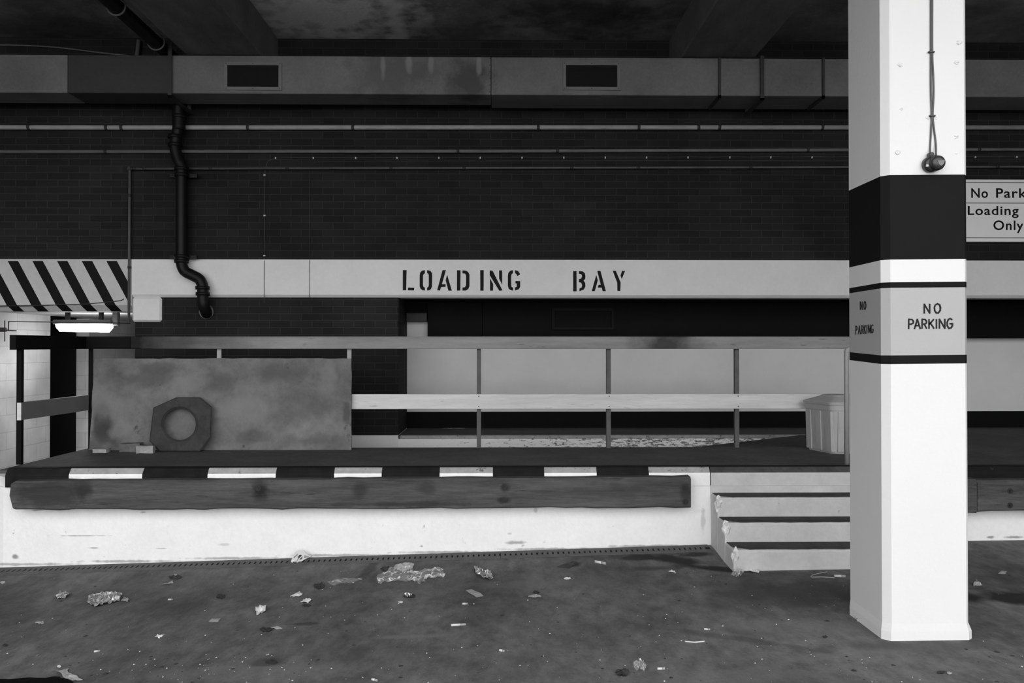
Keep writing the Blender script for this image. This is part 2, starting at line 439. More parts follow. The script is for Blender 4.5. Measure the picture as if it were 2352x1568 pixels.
LET = {
 'L': [[(272,145),(304,145),(300,313),(272,313)], [(316,290),(367,292),(366,314),(314,313)]],
 'O': [[(456,145),(430,150),(416,166),(412,190),(412,280),(420,302),(438,313),(456,315),(456,290),(445,285),(440,270),(440,190),(446,178),(456,172)], [(474,145),(500,150),(514,168),(517,195),(515,280),(506,303),(490,313),(474,315),(474,290),(484,284),(488,270),(488,190),(484,176),(474,170)]],
 'A': [[(602,145),(631,145),(597,262),(628,263),(628,284),(590,286),(582,314),(557,314)], [(640,182),(680,316),(651,316),(628,230)]],
 'D': [[(722,146),(752,146),(750,315),(722,315)], [(768,147),(795,149),(815,160),(826,182),(826,280),(815,303),(795,315),(768,315),(768,290),(788,287),(798,270),(798,190),(790,175),(768,172)]],
 'I': [[(915,145),(945,145),(944,316),(916,316)]],
 'N': [[(996,212),(1024,262),(1022,316),(997,316)], [(994,148),(1018,150),(1101,314),(1073,316),(994,187)], [(1072,147),(1098,147),(1098,268),(1072,215)]],
 'G': [[(1188,145),(1165,150),(1149,168),(1145,195),(1145,275),(1152,300),(1170,313),(1188,315),(1188,290),(1176,285),(1173,270),(1173,190),(1178,177),(1188,172)], [(1205,145),(1230,152),(1246,175),(1246,182),(1222,196),(1218,180),(1205,170)], [(1208,236),(1248,236),(1248,285),(1235,305),(1205,315),(1205,290),(1219,282),(1219,256),(1208,255)]],
 'B': [[(1688,153),(1716,153),(1717,321),(1688,322)], [(1735,153),(1765,155),(1785,170),(1790,195),(1788,218),(1774,233),(1788,250),(1790,280),(1777,306),(1740,321),(1740,298),(1758,290),(1762,270),(1755,250),(1736,246),(1736,220),(1755,216),(1762,195),(1755,178),(1735,176)]],
 'a': [[(1888,151),(1915,151),(1960,320),(1933,320),(1925,291),(1892,291),(1899,267),(1917,267)], [(1880,185),(1893,230),(1868,320),(1842,320)]],
 'Y': [[(2016,150),(2042,150),(2083,248),(2080,318),(2055,318),(2054,250)], [(2094,152),(2120,152),(2092,220),(2081,190)]],
}
for k, polys in LET.items():
    b = MB()
    for pl in polys: b.prism([at(*z6(p), FB - .0015) for p in pl], (0, .003, 0))
    b.build('letter', 'letter', root)

root = thing('hazard_beam', 'grey concrete beam with slanted black hazard stripes over the left passage', 'beam', (-6, WY, Z_SB))
zsb = at(1176, 715, WY).z; zsc = at(1176, 701, FB).z
b = MB(); pr = [(FB, zt_), (FB, zsc), (FB + .07, zsb), (WY + .3, zsb), (WY + .3, zt_)]
b.prism([(-14, y, z) for y, z in pr], (xb0 - .002 + 14, 0, 0)); b.build('beam_face', 'stripe_grey', root)
for k in range(-12, 5):
    xt0 = 187 + 56.7 * (k - 2) ; xt1 = xt0 + 24
    xt0 += 56.7; xt1 += 56.7
    def xx(x, y): return x + (y - 598) * .535
    b = MB()
    lim = 299
    def clip(poly):
        # keep px < lim
        o2 = []
        for i, p in enumerate(poly):
            q = poly[(i + 1) % len(poly)]
            if p[0] <= lim: o2.append(p)
            if (p[0] <= lim) != (q[0] <= lim):
                t = (lim - p[0]) / (q[0] - p[0]); o2.append((lim, p[1] + t * (q[1] - p[1])))
        return o2
    po = clip([(xx(xt0, 599), 599), (xx(xt1, 599), 599), (xx(xt1, 701), 701), (xx(xt0, 701), 701)])
    if len(po) < 3: continue
    b.prism([at(*p, FB - .001) for p in po], (0, .002, 0))
    po = clip([(xx(xt0, 701), 0), (xx(xt1, 701), 0), (xx(xt1, 715), 1), (xx(xt0, 715), 1)])
    if len(po) >= 3:
        def ch(p):
            x = at(p[0], 701 + 14 * p[1], FB).x
            return Vector((x, FB + .07 * p[1] - .0015, zsc + (zsb - zsc) * p[1] - .0015))
        b.prism([ch(p) for p in po], (0, .003, .003))
    b.build('hazard_stripe', 'black', root)

# ---------------------------------------------------------------- bay fascia (dark boxed panels above the pale bay wall)
xf0 = at(982, 720, RY - .15).x
root = thing('bay_fascia', 'dark boxed fascia hanging over the pale wall of the bay', 'fascia', (xf0 + 2, RY - .15, at(1176, 773, RY - .15).z))
zf0, zf1 = at(1176, 776, RY - .15).z, at(1176, 694, RY - .15).z
xj = at(1108, 720, RY - .15).x
b = MB(); b.box(xf0, xj - .001, RY - .15, RY, zf0, zf1, bevel=.004); b.build('panel', 'bay_dark', root)
b = MB(); b.box(xj + .001, XR, RY - .15, RY, zf0, zf1, bevel=.004); b.build('panel', 'bay_dark', root)
b = MB()
p0, p1 = at(1268, 708, RY - .16), at(1410, 757, RY - .16)
for (a0, a1, c0, c1) in ((p0.x, p1.x, p0.z - .03, p0.z), (p0.x, p1.x, p1.z, p1.z + .03), (p0.x, p0.x + .03, p1.z + .03, p0.z - .03), (p1.x - .03, p1.x, p1.z + .03, p0.z - .03)):
    b.box(a0, a1, RY - .175, RY - .15, c0, c1)
b.build('hatch_frame', 'hatch_dark', root)
p0, p1 = at(933, 718, RY - .12), at(981, 738, RY - .12)
b = MB(); b.box(p0.x, p1.x, RY - .14, RY, p1.z, p0.z, bevel=.008)
tag(b.build('junction_box', 'galv_dark', None, True), 'small dark box on the bay wall left of the dark fascia', 'box')

# ---------------------------------------------------------------- loading dock
XD0, XD1 = -4.06, 9.4
xs0, xs1 = at(1632, 1100, DY).x, 3.05      # steps
root = thing('loading_dock', 'raised loading dock with white front wall and black and white kerb edge', 'loading dock', (0, DY, 0))
# white front wall with a rounded left corner
out_ = [(XD0, 6.85), (XD0 + .01, 6.56), (-4.045, 6.47), (-4.015, 6.42), (-3.955, 6.315), (-3.92, DY + .012), (-3.88, DY)]
b = MB()
pl = out_ + [(XD1, DY), (XD1, 6.85)]
b.prism([(x, y, -.3) for x, y in pl], (0, 0, DECK + .3 - .10)); b.build('front_wall', 'white_worn', root)
XRT = at(1832, 1003, WY).x           # top of the little ramp behind the rail
BK = 7.925
pl = [(XD0, 6.48), (XD1, 6.48), (XD1, RY), (XRT + .2, RY), (XRT + .2, WY), (XRT, WY), (XRT, BK), (XD0, BK)]
b = MB(); b.prism([(x, y, .3) for x, y in pl], (0, 0, DECK - .3)); b.build('deck', 'deck', root)
b = MB(); b.box(XD0, XRT, BK - .15, BK - .003, -.3, .3); b.build('rear_wall', 'white_worn', root)
def ws(px, py, rx, rz, g_, a_): q = at(px, py, DY); return (q.x, 0, q.z, rx, 1, rz, g_, a_, 0)
add_stains_shade(M['white_worn'], [ws(190, 1230, .22, .0035, .25, .8), ws(217, 1258, .05, .006, .2, .7), ws(370, 1259, .05, .004, .25, .7), ws(35, 1278, .03, .02, .15, .8), ws(1185, 1246, .10, .016, .35, .9), ws(968, 1254, .02, .012, .3, .8), ws(1230, 1170, .02, .03, .4, .6), ws(1170, 1225, .02, .01, .45, .6), ws(330, 1176, .03, .008, .35, .7), ws(85, 1172, .05, .006, .25, .7), ws(515, 1250, .06, .012, .5, .6), ws(2330, 1233, .10, .012, .3, .9), ws(2275, 1233, .03, .012, .3, .9), ws(1615, 1195, .02, .12, .45, .6)] + [ws(x_, 1297 - (x_ - 10) * .029, .40, .012, .14, .6) for x_ in (60, 300, 540, 780, 1020, 1260, 1500)] + [ws(2300, 1247, .3, .02, .10, .7)], .6, 2.0, 16)
# kerb, painted in blocks; rounded front arris
KB = [-200, 160, 328, 478, 634, 768, 877, 1010, 1132, 1250, 1370, 1490, 1630]
def kerb_piece(x0, x1, mtop, mface, b, y0=6.601):
    prof = [(DY + .19, DECK - .10), (DY - .012, DECK - .10), (DY - .012, DECK - .012), (DY - .008, DECK + .002), (DY + .020, DECK + .038), (DY + .032, DECK + .043), (DY + .13, DECK + .041), (DY + .19, DECK + .002)]
    a = [b.bm.verts.new((x0, y, z)) for y, z in prof]; c = [b.bm.verts.new((x1, y, z)) for y, z in prof]
    n_ = len(prof)
    for i in range(n_):
        f = b.bm.faces.new((a[i], a[(i + 1) % n_], c[(i + 1) % n_], c[i])); f.material_index = b.mi(mface if i in (1, 2) else ('kerb_black' if i in (5, 6) else mtop))
    for q, r_ in ((a, 0), (list(reversed(c)), 1)):
        f = b.bm.faces.new(q); f.material_index = b.mi(mtop)
b = MB()
for k in range(len(KB) - 1):
    x0 = max(-3.86, at(KB[k], 1086, DY).x); x1 = at(KB[k + 1], 1086, DY).x
    if k % 2 == 0: kerb_piece(x0, x1, 'kerb_black', 'kerb_black', b)
    else: kerb_piece(x0, x1, 'kerb_white', 'kerb_white_face', b)
kerb_piece(xs1, XD1, 'kerb_black', 'kerb_black', b)
kerb_piece(xs0, xs1, 'tread', 'riser', b)
b.build('kerb', None, root)
b = MB(); b.prism([(x, y, DECK - .10) for x, y in ((XD0, 6.48), (-3.86, 6.48), (-3.86, DY - .004), (-3.93, DY + .06), (-4.02, 6.40))], (0, 0, .075)); b.build('kerb_end', 'white_worn', root)
# bay platform behind the sunken ramp, with a scraped white front edge; pier base in the same paint
M['edge_paint'] = mat('scraped_white_edge_paint', .86, .8, .06, 3, .2, 30, dark=.16, thr=.56, stretch=(.45, 1, 1.6))
n = M['edge_paint'].node_tree.nodes; l = M['edge_paint'].node_tree.links
ramp2 = [x for x in n if x.type == 'VALTORGB'][1]; noi2 = [x for x in n if x.type == 'TEX_NOISE'][1]
noi2.inputs['Scale'].default_value = 38
tcn = n.new('ShaderNodeTexCoord'); sp = n.new('ShaderNodeSeparateXYZ'); l.new(tcn.outputs['Object'], sp.inputs[0])
mr = n.new('ShaderNodeMapRange'); mr.inputs['From Min'].default_value = -3.3; mr.inputs['From Max'].default_value = 0.2; mr.inputs['To Min'].default_value = -.16; mr.inputs['To Max'].default_value = .07
l.new(sp.outputs['X'], mr.inputs['Value']); ad = n.new('ShaderNodeMath'); l.new(noi2.outputs['Fac'], ad.inputs[0]); l.new(mr.outputs[0], ad.inputs[1]); l.new(ad.outputs[0], ramp2.inputs[0])
root2 = thing('bay_platform', 'raised bay floor behind the guard rail with a scraped white front edge', 'platform', ((XP1 + XRT) / 2, WY, 0))
b = MB(); b.box(XP1, XRT + .199, WY, RY - .001, -.3, DECK); b.build('bay_floor', 'deck', root2)
b = MB(); b.box(XP1, XRT + .15, WY - .012, WY - .0005, -.3, DECK - .035); b.build('edge_face', 'edge_paint', root2)
b = MB(); b.box(XP1 + .02, XRT + .1, WY - .014, WY + .05, DECK - .034, DECK + .002, bevel=.006); b.build('nosing', 'kerb_white', root2)
b = MB(); b.box(XP0, XP1 - .001, WY - .012, RY + .3, -.35, DECK + .004); tag(b.build('plinth', 'white', None, True), 'white painted plinth under the dark brick pier behind the stained board', 'plinth')
b = MB(); x0 = -3.2; zlo = fz(x0, 8.5) - .01
b.prism([(x0, BK, zlo - .15), (XRT, BK, zlo - .15), (XRT, BK, DECK - .002), (at(1560, 1030, WY).x, BK, at(1560, 1030, WY).z), (x0, BK, zlo)], (0, WY - .013 - BK, 0))
tag(b.build('ramp', 'deck', None, True), 'dark sunken ramp rising to the right behind the guard rail', 'ramp')

# timber bumpers
def timber(x0, x1, ztl, ztr, zbl, zbr, label, bolts, ragged, tm='timber'):
    root = thing('timber_bumper', label, 'timber', ((x0 + x1) / 2, DY - .06, (zbl + zbr) / 2), 'timber bumpers along the dock face')
    b = MB(); random.seed(int(x0 * 10) + 77)
    N = max(6, int((x1 - x0) / .12)); y0, y1 = DY - .115, DY - .0125
    rings = []
    for i in range(N + 1):
        t = i / N; x = x0 + (x1 - x0) * t
        zt1 = ztl + (ztr - ztl) * t + random.uniform(-.003, .003); zb1 = zbl + (zbr - zbl) * t + random.uniform(-.007, .005)
        pf = [(y1, zb1 + .005), (y0 + .01, zb1), (y0, zb1 + .012), (y0 + random.uniform(-.002, .002), (zt1 + zb1) / 2), (y0, zt1 - .02), (y0 + .02, zt1 - .002), (y1, zt1)]
        ring = []
        for j, (y, z) in enumerate(pf):
            dx = random.uniform(-.025, .02) if (ragged and i in (0,)) else 0
            ring.append(b.bm.verts.new((x + dx, y, z)))
        rings.append(ring)
    for a, c in zip(rings, rings[1:]):
        for j in range(7):
            b.bm.faces.new((a[j], a[(j + 1) % 7], c[(j + 1) % 7], c[j]))
    b.bm.faces.new(rings[0]); b.bm.faces.new(list(reversed(rings[-1])))
    b.build('beam', tm, root)
    for (px, py) in bolts:
        p = at(px, py, y0)
        b = MB(); b.tube([(p.x, y0 + .004, p.z), (p.x, y0 - .004, p.z)], .022, None, 14); b.tube([(p.x, y0 - .004, p.z), (p.x, y0 - .012, p.z)], .009, None, 6)
        b.build('bolt', 'bolt', root)
TF = DY - .115
def tz(py): return at(1176, py, TF).z
p0, p1 = at(28, 1130, TF).x, at(1587, 1130, TF).x
def ts(px, py, rx, rz, g_, a_): q = at(px, py, TF); return (q.x - (p0 + p1) / 2, -.05, q.z - (tz(1168) + tz(1166)) / 2, rx, 1, rz, g_, a_, 0)
add_stains_shade(M['timber_long'], [ts(110, 1135, .34, .10, .028, .75), ts(190, 1125, .08, .10, .018, .7), ts(600, 1125, .09, .10, .014, .85), ts(828, 1125, .06, .08, .03, .7), ts(978, 1120, .08, .06, .035, .6), ts(1160, 1119, .05, .04, .018, .8), ts(1158, 1148, .06, .03, .015, .8), ts(1420, 1128, .4, .06, .05, .6), ts(930, 1158, .55, .025, .025, .7), ts(1575, 1135, .05, .10, .025, .7), ts(1300, 1110, .5, .05, .13, .4), ts(700, 1110, .4, .04, .12, .4)], .6, 1.6, 9)
timber(p0, p1, tz(1102), tz(1096.5), tz(1168), tz(1166), 'long weathered timber bumper bolted below the black and white kerb', ((593, 1121), (1158, 1117), (1158, 1148), (1574, 1119), (1574, 1152)), True, 'timber_long')
p2, p3 = at(2090, 1130, TF).x, at(2245, 1130, TF).x
timber(p2, p3 - .004, tz(1103), tz(1103), tz(1182), tz(1182), 'short timber bumper end showing just right of the column foot', (), False)
timber(p3, 9.2, tz(1105), tz(1105), tz(1177), tz(1177), 'weathered timber bumper with two bolts right of the column', ((2320, 1127), (2320, 1160)), False)
b = MB(); b.box(at(1586, 1130, DY - .02).x + .002, xs0 - .004, DY - .005, DY + .1, .3, DECK - .10); b.build('trim', 'white_worn', bpy.data.objects['loading_dock']).name = 'end_panel'

# steps
root = thing('concrete_steps', 'four painted concrete steps with chipped edges, partly behind the column', 'steps', (2.3, 5.95, .03))
zs_ = [DECK, .445, .2955, .151]
yf = [6.30, 6.08, 5.883, 5.665]
b = MB()
bot = [-.02] * 4
for i in range(4):
    zb_ = -.05
    y_back = 6.31 if i == 0 else yf[i - 1] + .002
    if i == 0: continue
    x0 = xs0 + .0
    b.box(x0, xs1, yf[i], DY + .001 if i == 1 else yf[i - 1] + .002, zb_, zs_[i] - .004, 'riser', bevel=.012, seg=2)
b.box(xs0, xs1, DY - .012, DY - .001, .40, DECK - .101, 'riser')
b.build('step_body', None, root)
for i in range(1, 4):
    b = MB(); random.seed(40 + i)
    yb = (DY - .013) if i == 1 else yf[i - 1] - .001
    x0, x1 = xs0 + .012, xs1 - .012
    N = 26; fr = []
    for k in range(N + 1):
        x = x0 + (x1 - x0) * k / N
        cut = .07 if k == 0 else (.03 if k == 1 else 0)
        fr.append((x, yf[i] + .010 + random.uniform(-.003, .006) + cut))
    poly = fr + [(x1, yb), (x0, yb)]
    b.prism([(x, y, zs_[i] - .012) for x, y in poly], (0, 0, .012)); b.build('tread', 'tread', root)
def rock(b, c, r, seed, m=None, sq=(1, 1, 1), sub=2):
    t = bmesh.new(); bmesh.ops.create_icosphere(t, subdivisions=sub, radius=1)
    off = Vector((seed * 3.1, seed * 1.7, seed * .9))
    mp = {}
    for v in t.verts:
        k = 1 + .45 * noise.noise(v.co * 1.3 + off) + .2 * noise.noise(v.co * 3 + off)
        mp[v] = b.bm.verts.new(Vector(c) + Vector((v.co.x * sq[0], v.co.y * sq[1], v.co.z * sq[2])) * r * k)
    for f in t.faces:
        ff = b.bm.faces.new([mp[v] for v in f.verts]); ff.material_index = b.mi(m)
    t.free()
for i in range(1, 4):
    b = MB(); rock(b, (xs0 + .020, yf[i] + .026, zs_[i] - .055), .033, i + 2, None, (.95, 1.0, 1.9), 3); b.build('chipped_corner', 'chip', root)

# slotted drain along the foot of the dock wall
root = thing('drain_channel', 'long slotted drain along the foot of the white dock wall', 'drain', (-1.1, DY - .09, -.05))
b = MB(); b2 = MB()
x = -5.0; xe = xs0 - .03
def dseg(b, x0, x1, y0, y1, h0, h1):
    z00, z10, z01, z11 = fz(x0, y0), fz(x1, y0), fz(x0, y1), fz(x1, y1)
    vs_ = [b.bm.verts.new(v) for v in ((x0, y0, z00 + h0), (x1, y0, z10 + h0), (x1, y1, z11 + h0), (x0, y1, z01 + h0), (x0, y0, z00 + h1), (x1, y0, z10 + h1), (x1, y1, z11 + h1), (x0, y1, z01 + h1))]
    for f in ((0, 3, 2, 1), (4, 5, 6, 7), (0, 1, 5, 4), (1, 2, 6, 5), (2, 3, 7, 6), (3, 0, 4, 7)): b.bm.faces.new([vs_[i] for i in f])
ya, yb_ = DY - .165, DY - .02
k = x
while k < xe - .01:
    k2 = min(k + .5, xe); dseg(b, k, k2, ya + .005, yb_ - .005, -.03, .002); k = k2
b.build('channel', 'void', root)
k = x
while k < xe - .01:
    k2 = min(k + .5, xe); dseg(b2, k, k2 - .002, ya, ya + .035, -.01, .008); dseg(b2, k, k2 - .002, yb_ - .05, yb_, -.01, .008); k = k2
k = x
while k < xe - .03:
    dseg(b2, k, k + .027, ya + .034, yb_ - .049, -.01, .0075); k += .041
b2.build('grate', 'drain', root)

# ---------------------------------------------------------------- guard rail
RYY = 7.87
root = thing('guard_rail', 'guard rail with grey top rail and pale plank along the back of the dock', 'railing', (0, RYY, DECK))
def ang(b, x, y, z0, z1, s=.043, t=.007):
    b.box(x - s / 2, x + s / 2, y, y + t, z0, z1); b.box(x - s / 2, x - s / 2 + t, y + t, y + s, z0, z1)
zr0, zr1 = at(1176, 801, RYY - .03).z, at(1176, 772.5, RYY - .03).z
PX = [208, 503, 802, 1100, 1398, 1693, 1990]
px_x = [at(p, 900, RYY).x for p in PX]
for i, x in enumerate(px_x):
    b = MB(); ang(b, x, RYY, DECK, zr0 + .002)
    b.build('post', 'rail_black' if i == 0 else ('post_pale' if i in (1, 2) else 'post'), root)
xn = px_x[0] - .03
ynear = 6.80; xnear = at(43, 900, ynear).x
b = MB()
b.box(xnear - .02, xnear + .022, ynear, ynear + .035, DECK, at(43, 800, ynear).z); b.build('post', 'rail_black', root)
# top rail: along the back, and a black length along the left edge
add_stains_shade(M['rail'], [(at(1535, 786, RYY).x, -.03, 1.02, .40, 1, .4, .02, .9, 0)], .75, 1.2)
add_stains_shade(M['rail'], [(at(306, 786, RYY).x, -.03, 1.02, 1.3, 4, 4, .004, 1.0, 0)], .95, .5)  # rail fades from near black at the left to its grey
b = MB(); b.box(at(304, 786, RYY).x, px_x[-1] + .06, RYY - .045, RYY + .05, zr0, zr1, bevel=.004); b.build('top_rail', 'rail', root)
b = MB(); b.box(px_x[0] - .025, at(304, 786, RYY).x - .002, RYY - .045, RYY + .05, zr0, zr1, bevel=.004); b.build('top_rail', 'rail_black', root)
def side_bar(b, n0, f0, t, zn0, zn1, zf0, zf1):
    vs_ = [b.bm.verts.new(v) for v in ((n0[0], n0[1], zn0), (n0[0] - t, n0[1], zn0), (n0[0] - t, n0[1], zn1), (n0[0], n0[1], zn1), (f0[0], f0[1], zf0), (f0[0] - t, f0[1], zf0), (f0[0] - t, f0[1], zf1), (f0[0], f0[1], zf1))]
    for f in ((0, 1, 2, 3), (7, 6, 5, 4), (0, 4, 5, 1), (1, 5, 6, 2), (2, 6, 7, 3), (3, 7, 4, 0)): b.bm.faces.new([vs_[i] for i in f])
nx = at(38, 786, ynear - .1)
b = MB(); side_bar(b, (at(36, 786, ynear - .08).x, ynear - .08), (px_x[0] - .026, RYY + .05), .05, at(30, 803, ynear - .08).z, at(30, 769, ynear - .08).z, zr0, zr1); b.build('side_top_rail', 'rail_black', root)
# planks
zm0, zm1 = at(1176, 939, RYY - .03).z, at(1176, 905, RYY - .03).z
b = MB(); b.box(px_x[0] + .03, at(1925, 920, RYY).x, RYY - .032, RYY, zm0, zm1, bevel=.003); mp_ = b.build('plank', 'plank', root)
for x in px_x[3:6]:
    for zz in (zm1 - .02, zm0 + .025): b = MB(); b.tube([(x, RYY - .032, zz), (x, RYY - .036, zz)], .006, None, 8); b.build('screw', 'bolt', mp_)
b = MB(); side_bar(b, (at(49, 940, ynear).x, ynear - .005), (px_x[0] - .023, RYY), .032, at(45, 964.5, ynear).z, at(45, 924, ynear).z, at(208, 942, RYY).z, at(208, 907, RYY).z)
b.build('side_plank', 'plank_grey', root)
b = MB(); pa, pb = at(39.5, 925, ynear - .01), at(48.5, 965, ynear - .01)
b.box(pa.x, pb.x, ynear - .012, ynear - .006, pb.z, pa.z); b.build('plank_end', 'plank', root)

# pale end post at the head of the steps
p = at(1945, 1074, 6.53)
b = MB(); zt2 = at(1945, 808, 6.53).z
b.tube([(p.x, 6.53, DECK), (p.x, 6.53, zt2), (p.x + .006, 6.53, zt2 + .015), (p.x + .02, 6.53, zt2 + .024), (p.x + .6, 6.53, zt2 + .026), (p.x + .62, 6.53, zt2 + .015), (p.x + .626, 6.53, zt2), (p.x + .626, 6.53, DECK)], .02, None, 14)
tag(b.build('handrail_hoop', 'post_pale', None, True), 'pale tubular handrail hoop at the head of the steps behind the column', 'handrail')

# ---------------------------------------------------------------- things on the deck
# leaning board
yb0 = 7.735; lean = .075
zt3 = at(500, 823, yb0 + lean).z
bx0, bx1 = at(205, 1030, yb0).x, at(807, 1030, yb0).x
tx0, tx1 = at(217, 824, yb0 + lean).x, at(807, 823, yb0 + lean).x
b = MB()
N = 24
random.seed(5)
def edge(p, q, n, j=.004):
    return [Vector(p).lerp(Vector(q), k / n) + (Vector((random.uniform(-j, j), 0, random.uniform(-j, j))) if 0 < k < n else Vector()) for k in range(n)]
A, B_, Cc, D = (bx0, yb0, DECK + .001), (bx1, yb0, DECK + .001), (tx1, yb0 + lean - .003, zt3), (tx0, yb0 + lean - .003, zt3)
pl = edge(A, B_, 20, .0) + edge(B_, Cc, 14, .003) + edge(Cc, D, 24, .003) + edge(D, A, 14, .004)
for q in pl: q.y = yb0 + lean * (q.z - DECK) / (zt3 - DECK)
b.prism(pl, (0, .022, -.002))
def bs(px, py, rx, rz, g_, a_): q = at(px, py, yb0 + .03); return (q.x - (bx0 + bx1) / 2, 0, q.z - DECK, rx, 1, rz, g_, a_, 0)
add_stains_shade(M['board'], [bs(235, 965, .10, .18, .05, .8), bs(258, 1000, .16, .12, .045, .75), bs(225, 1020, .12, .08, .06, .6), bs(330, 870, .3, .12, .075, .65), bs(360, 845, .25, .06, .08, .6), bs(500, 880, .22, .10, .09, .6), bs(640, 860, .3, .10, .085, .6), bs(720, 930, .25, .16, .09, .6), bs(590, 1005, .2, .09, .07, .6), bs(700, 1010, .3, .08, .09, .6), bs(560, 940, .25, .16, .23, .5), bs(250, 930, .2, .12, .22, .5), bs(430, 880, .2, .08, .22, .5), bs(280, 990, .1, .1, .24, .6), bs(750, 870, .12, .2, .21, .5), bs(795, 950, .05, .12, .06, .7)], .5, 2.6, 4)
ob = b.build('board', 'board', None, True)
tag(ob, 'large stained grey board leaning on the guard rail', 'board')

# octagonal concrete collar leaning on the board
def build_octagon():
    pts = [(405, 912), (460, 912), (487, 934), (485, 1004), (459, 1036.5), (365, 1036.5), (343, 1013), (352, 936)]
    y = 7.60; c = (412.5, 974); bb = MB()
    def hit(a):
        d = (math.cos(a), math.sin(a)); best = None
        for i in range(8):
            p, q = pts[i], pts[(i + 1) % 8]
            ex, ey = q[0] - p[0], q[1] - p[1]; den = d[0] * ey - d[1] * ex
            if abs(den) < 1e-9: continue
            t = ((p[0] - c[0]) * ey - (p[1] - c[1]) * ex) / den; s_ = ((p[0] - c[0]) * d[1] - (p[1] - c[1]) * d[0]) / den
            if t > 0 and -1e-4 <= s_ <= 1 + 1e-4: best = t if best is None else min(best, t)
        return (c[0] + d[0] * best, c[1] + d[1] * best)
    angs = [2 * math.pi * k / 48 for k in range(48)] + [math.atan2(p[1] - c[1], p[0] - c[0]) % (2 * math.pi) for p in pts]
    angs = sorted(set(round(a, 4) for a in angs)); n_ = len(angs)
    def lay(f, dy, sh):
        res = []
        for a in angs:
            q = f(a); q = (c[0] + (q[0] - c[0]) * sh, c[1] + (q[1] - c[1]) * sh); p = at(q[0], q[1], y + .05)
            for _ in range(3): p = at(q[0], q[1], y + dy + .10 * (p.z - DECK) / .6)
            res.append(bb.bm.verts.new((p.x, p.y, max(p.z, DECK + .001))))
        return res
    circ = lambda a: (c[0] + 43 * math.cos(a), c[1] + 41 * math.sin(a))
    circi = lambda a: (c[0] + 37 * math.cos(a), c[1] + 36 * math.sin(a))
    L = [lay(hit, .012, 1), lay(hit, 0, .96), lay(circ, 0, 1), lay(circi, .02, 1), lay(circi, .06, 1), lay(hit, .06, 1)]
    for k in range(6):
        A_, B2 = L[k], L[(k + 1) % 6]
        for i in range(n_): bb.bm.faces.new((A_[i], A_[(i + 1) % n_], B2[(i + 1) % n_], B2[i]))
    return tag(bb.build('concrete_collar', 'octagon', None, True), 'dark octagonal concrete collar with a round hole, leaning on the stained board', 'collar')
build_octagon()

# rubble at the foot of the board
def brickish(x0, y0, x1, y1, z, name, label, m, seed, depth=.10):
    pa = atz(x0, y1, DECK); pb = atz(x1, y1, DECK); top = at((x0 + x1) / 2, y0, pa.y).z
    b = MB(); b.box(pa.x, pb.x, pa.y, pa.y + depth, DECK, top, None)
    bmesh.ops.subdivide_edges(b.bm, edges=b.bm.edges[:], cuts=3, use_grid_fill=True)
    for v in b.bm.verts:
        d = noise.noise_vector(v.co * 14 + Vector((seed, 0, 0))) * .008
        v.co += d; v.co.z = max(DECK, v.co.z)
    return tag(b.build(name, m, None, True), label, 'rubble')
brickish(212, 1031.5, 243, 1040, 0, 'brick_piece', 'small flat pale brick piece by the left corner of the stained board', 'rubble', 1)
brickish(273, 1019, 320, 1038.5, 0, 'brick', 'grey brick left of the octagonal collar', 'rubble_grey', 2, .09)
brickish(313, 1025, 350, 1041, 0, 'brick_piece', 'pale brick piece touching the foot of the octagonal collar', 'rubble', 3, .06)

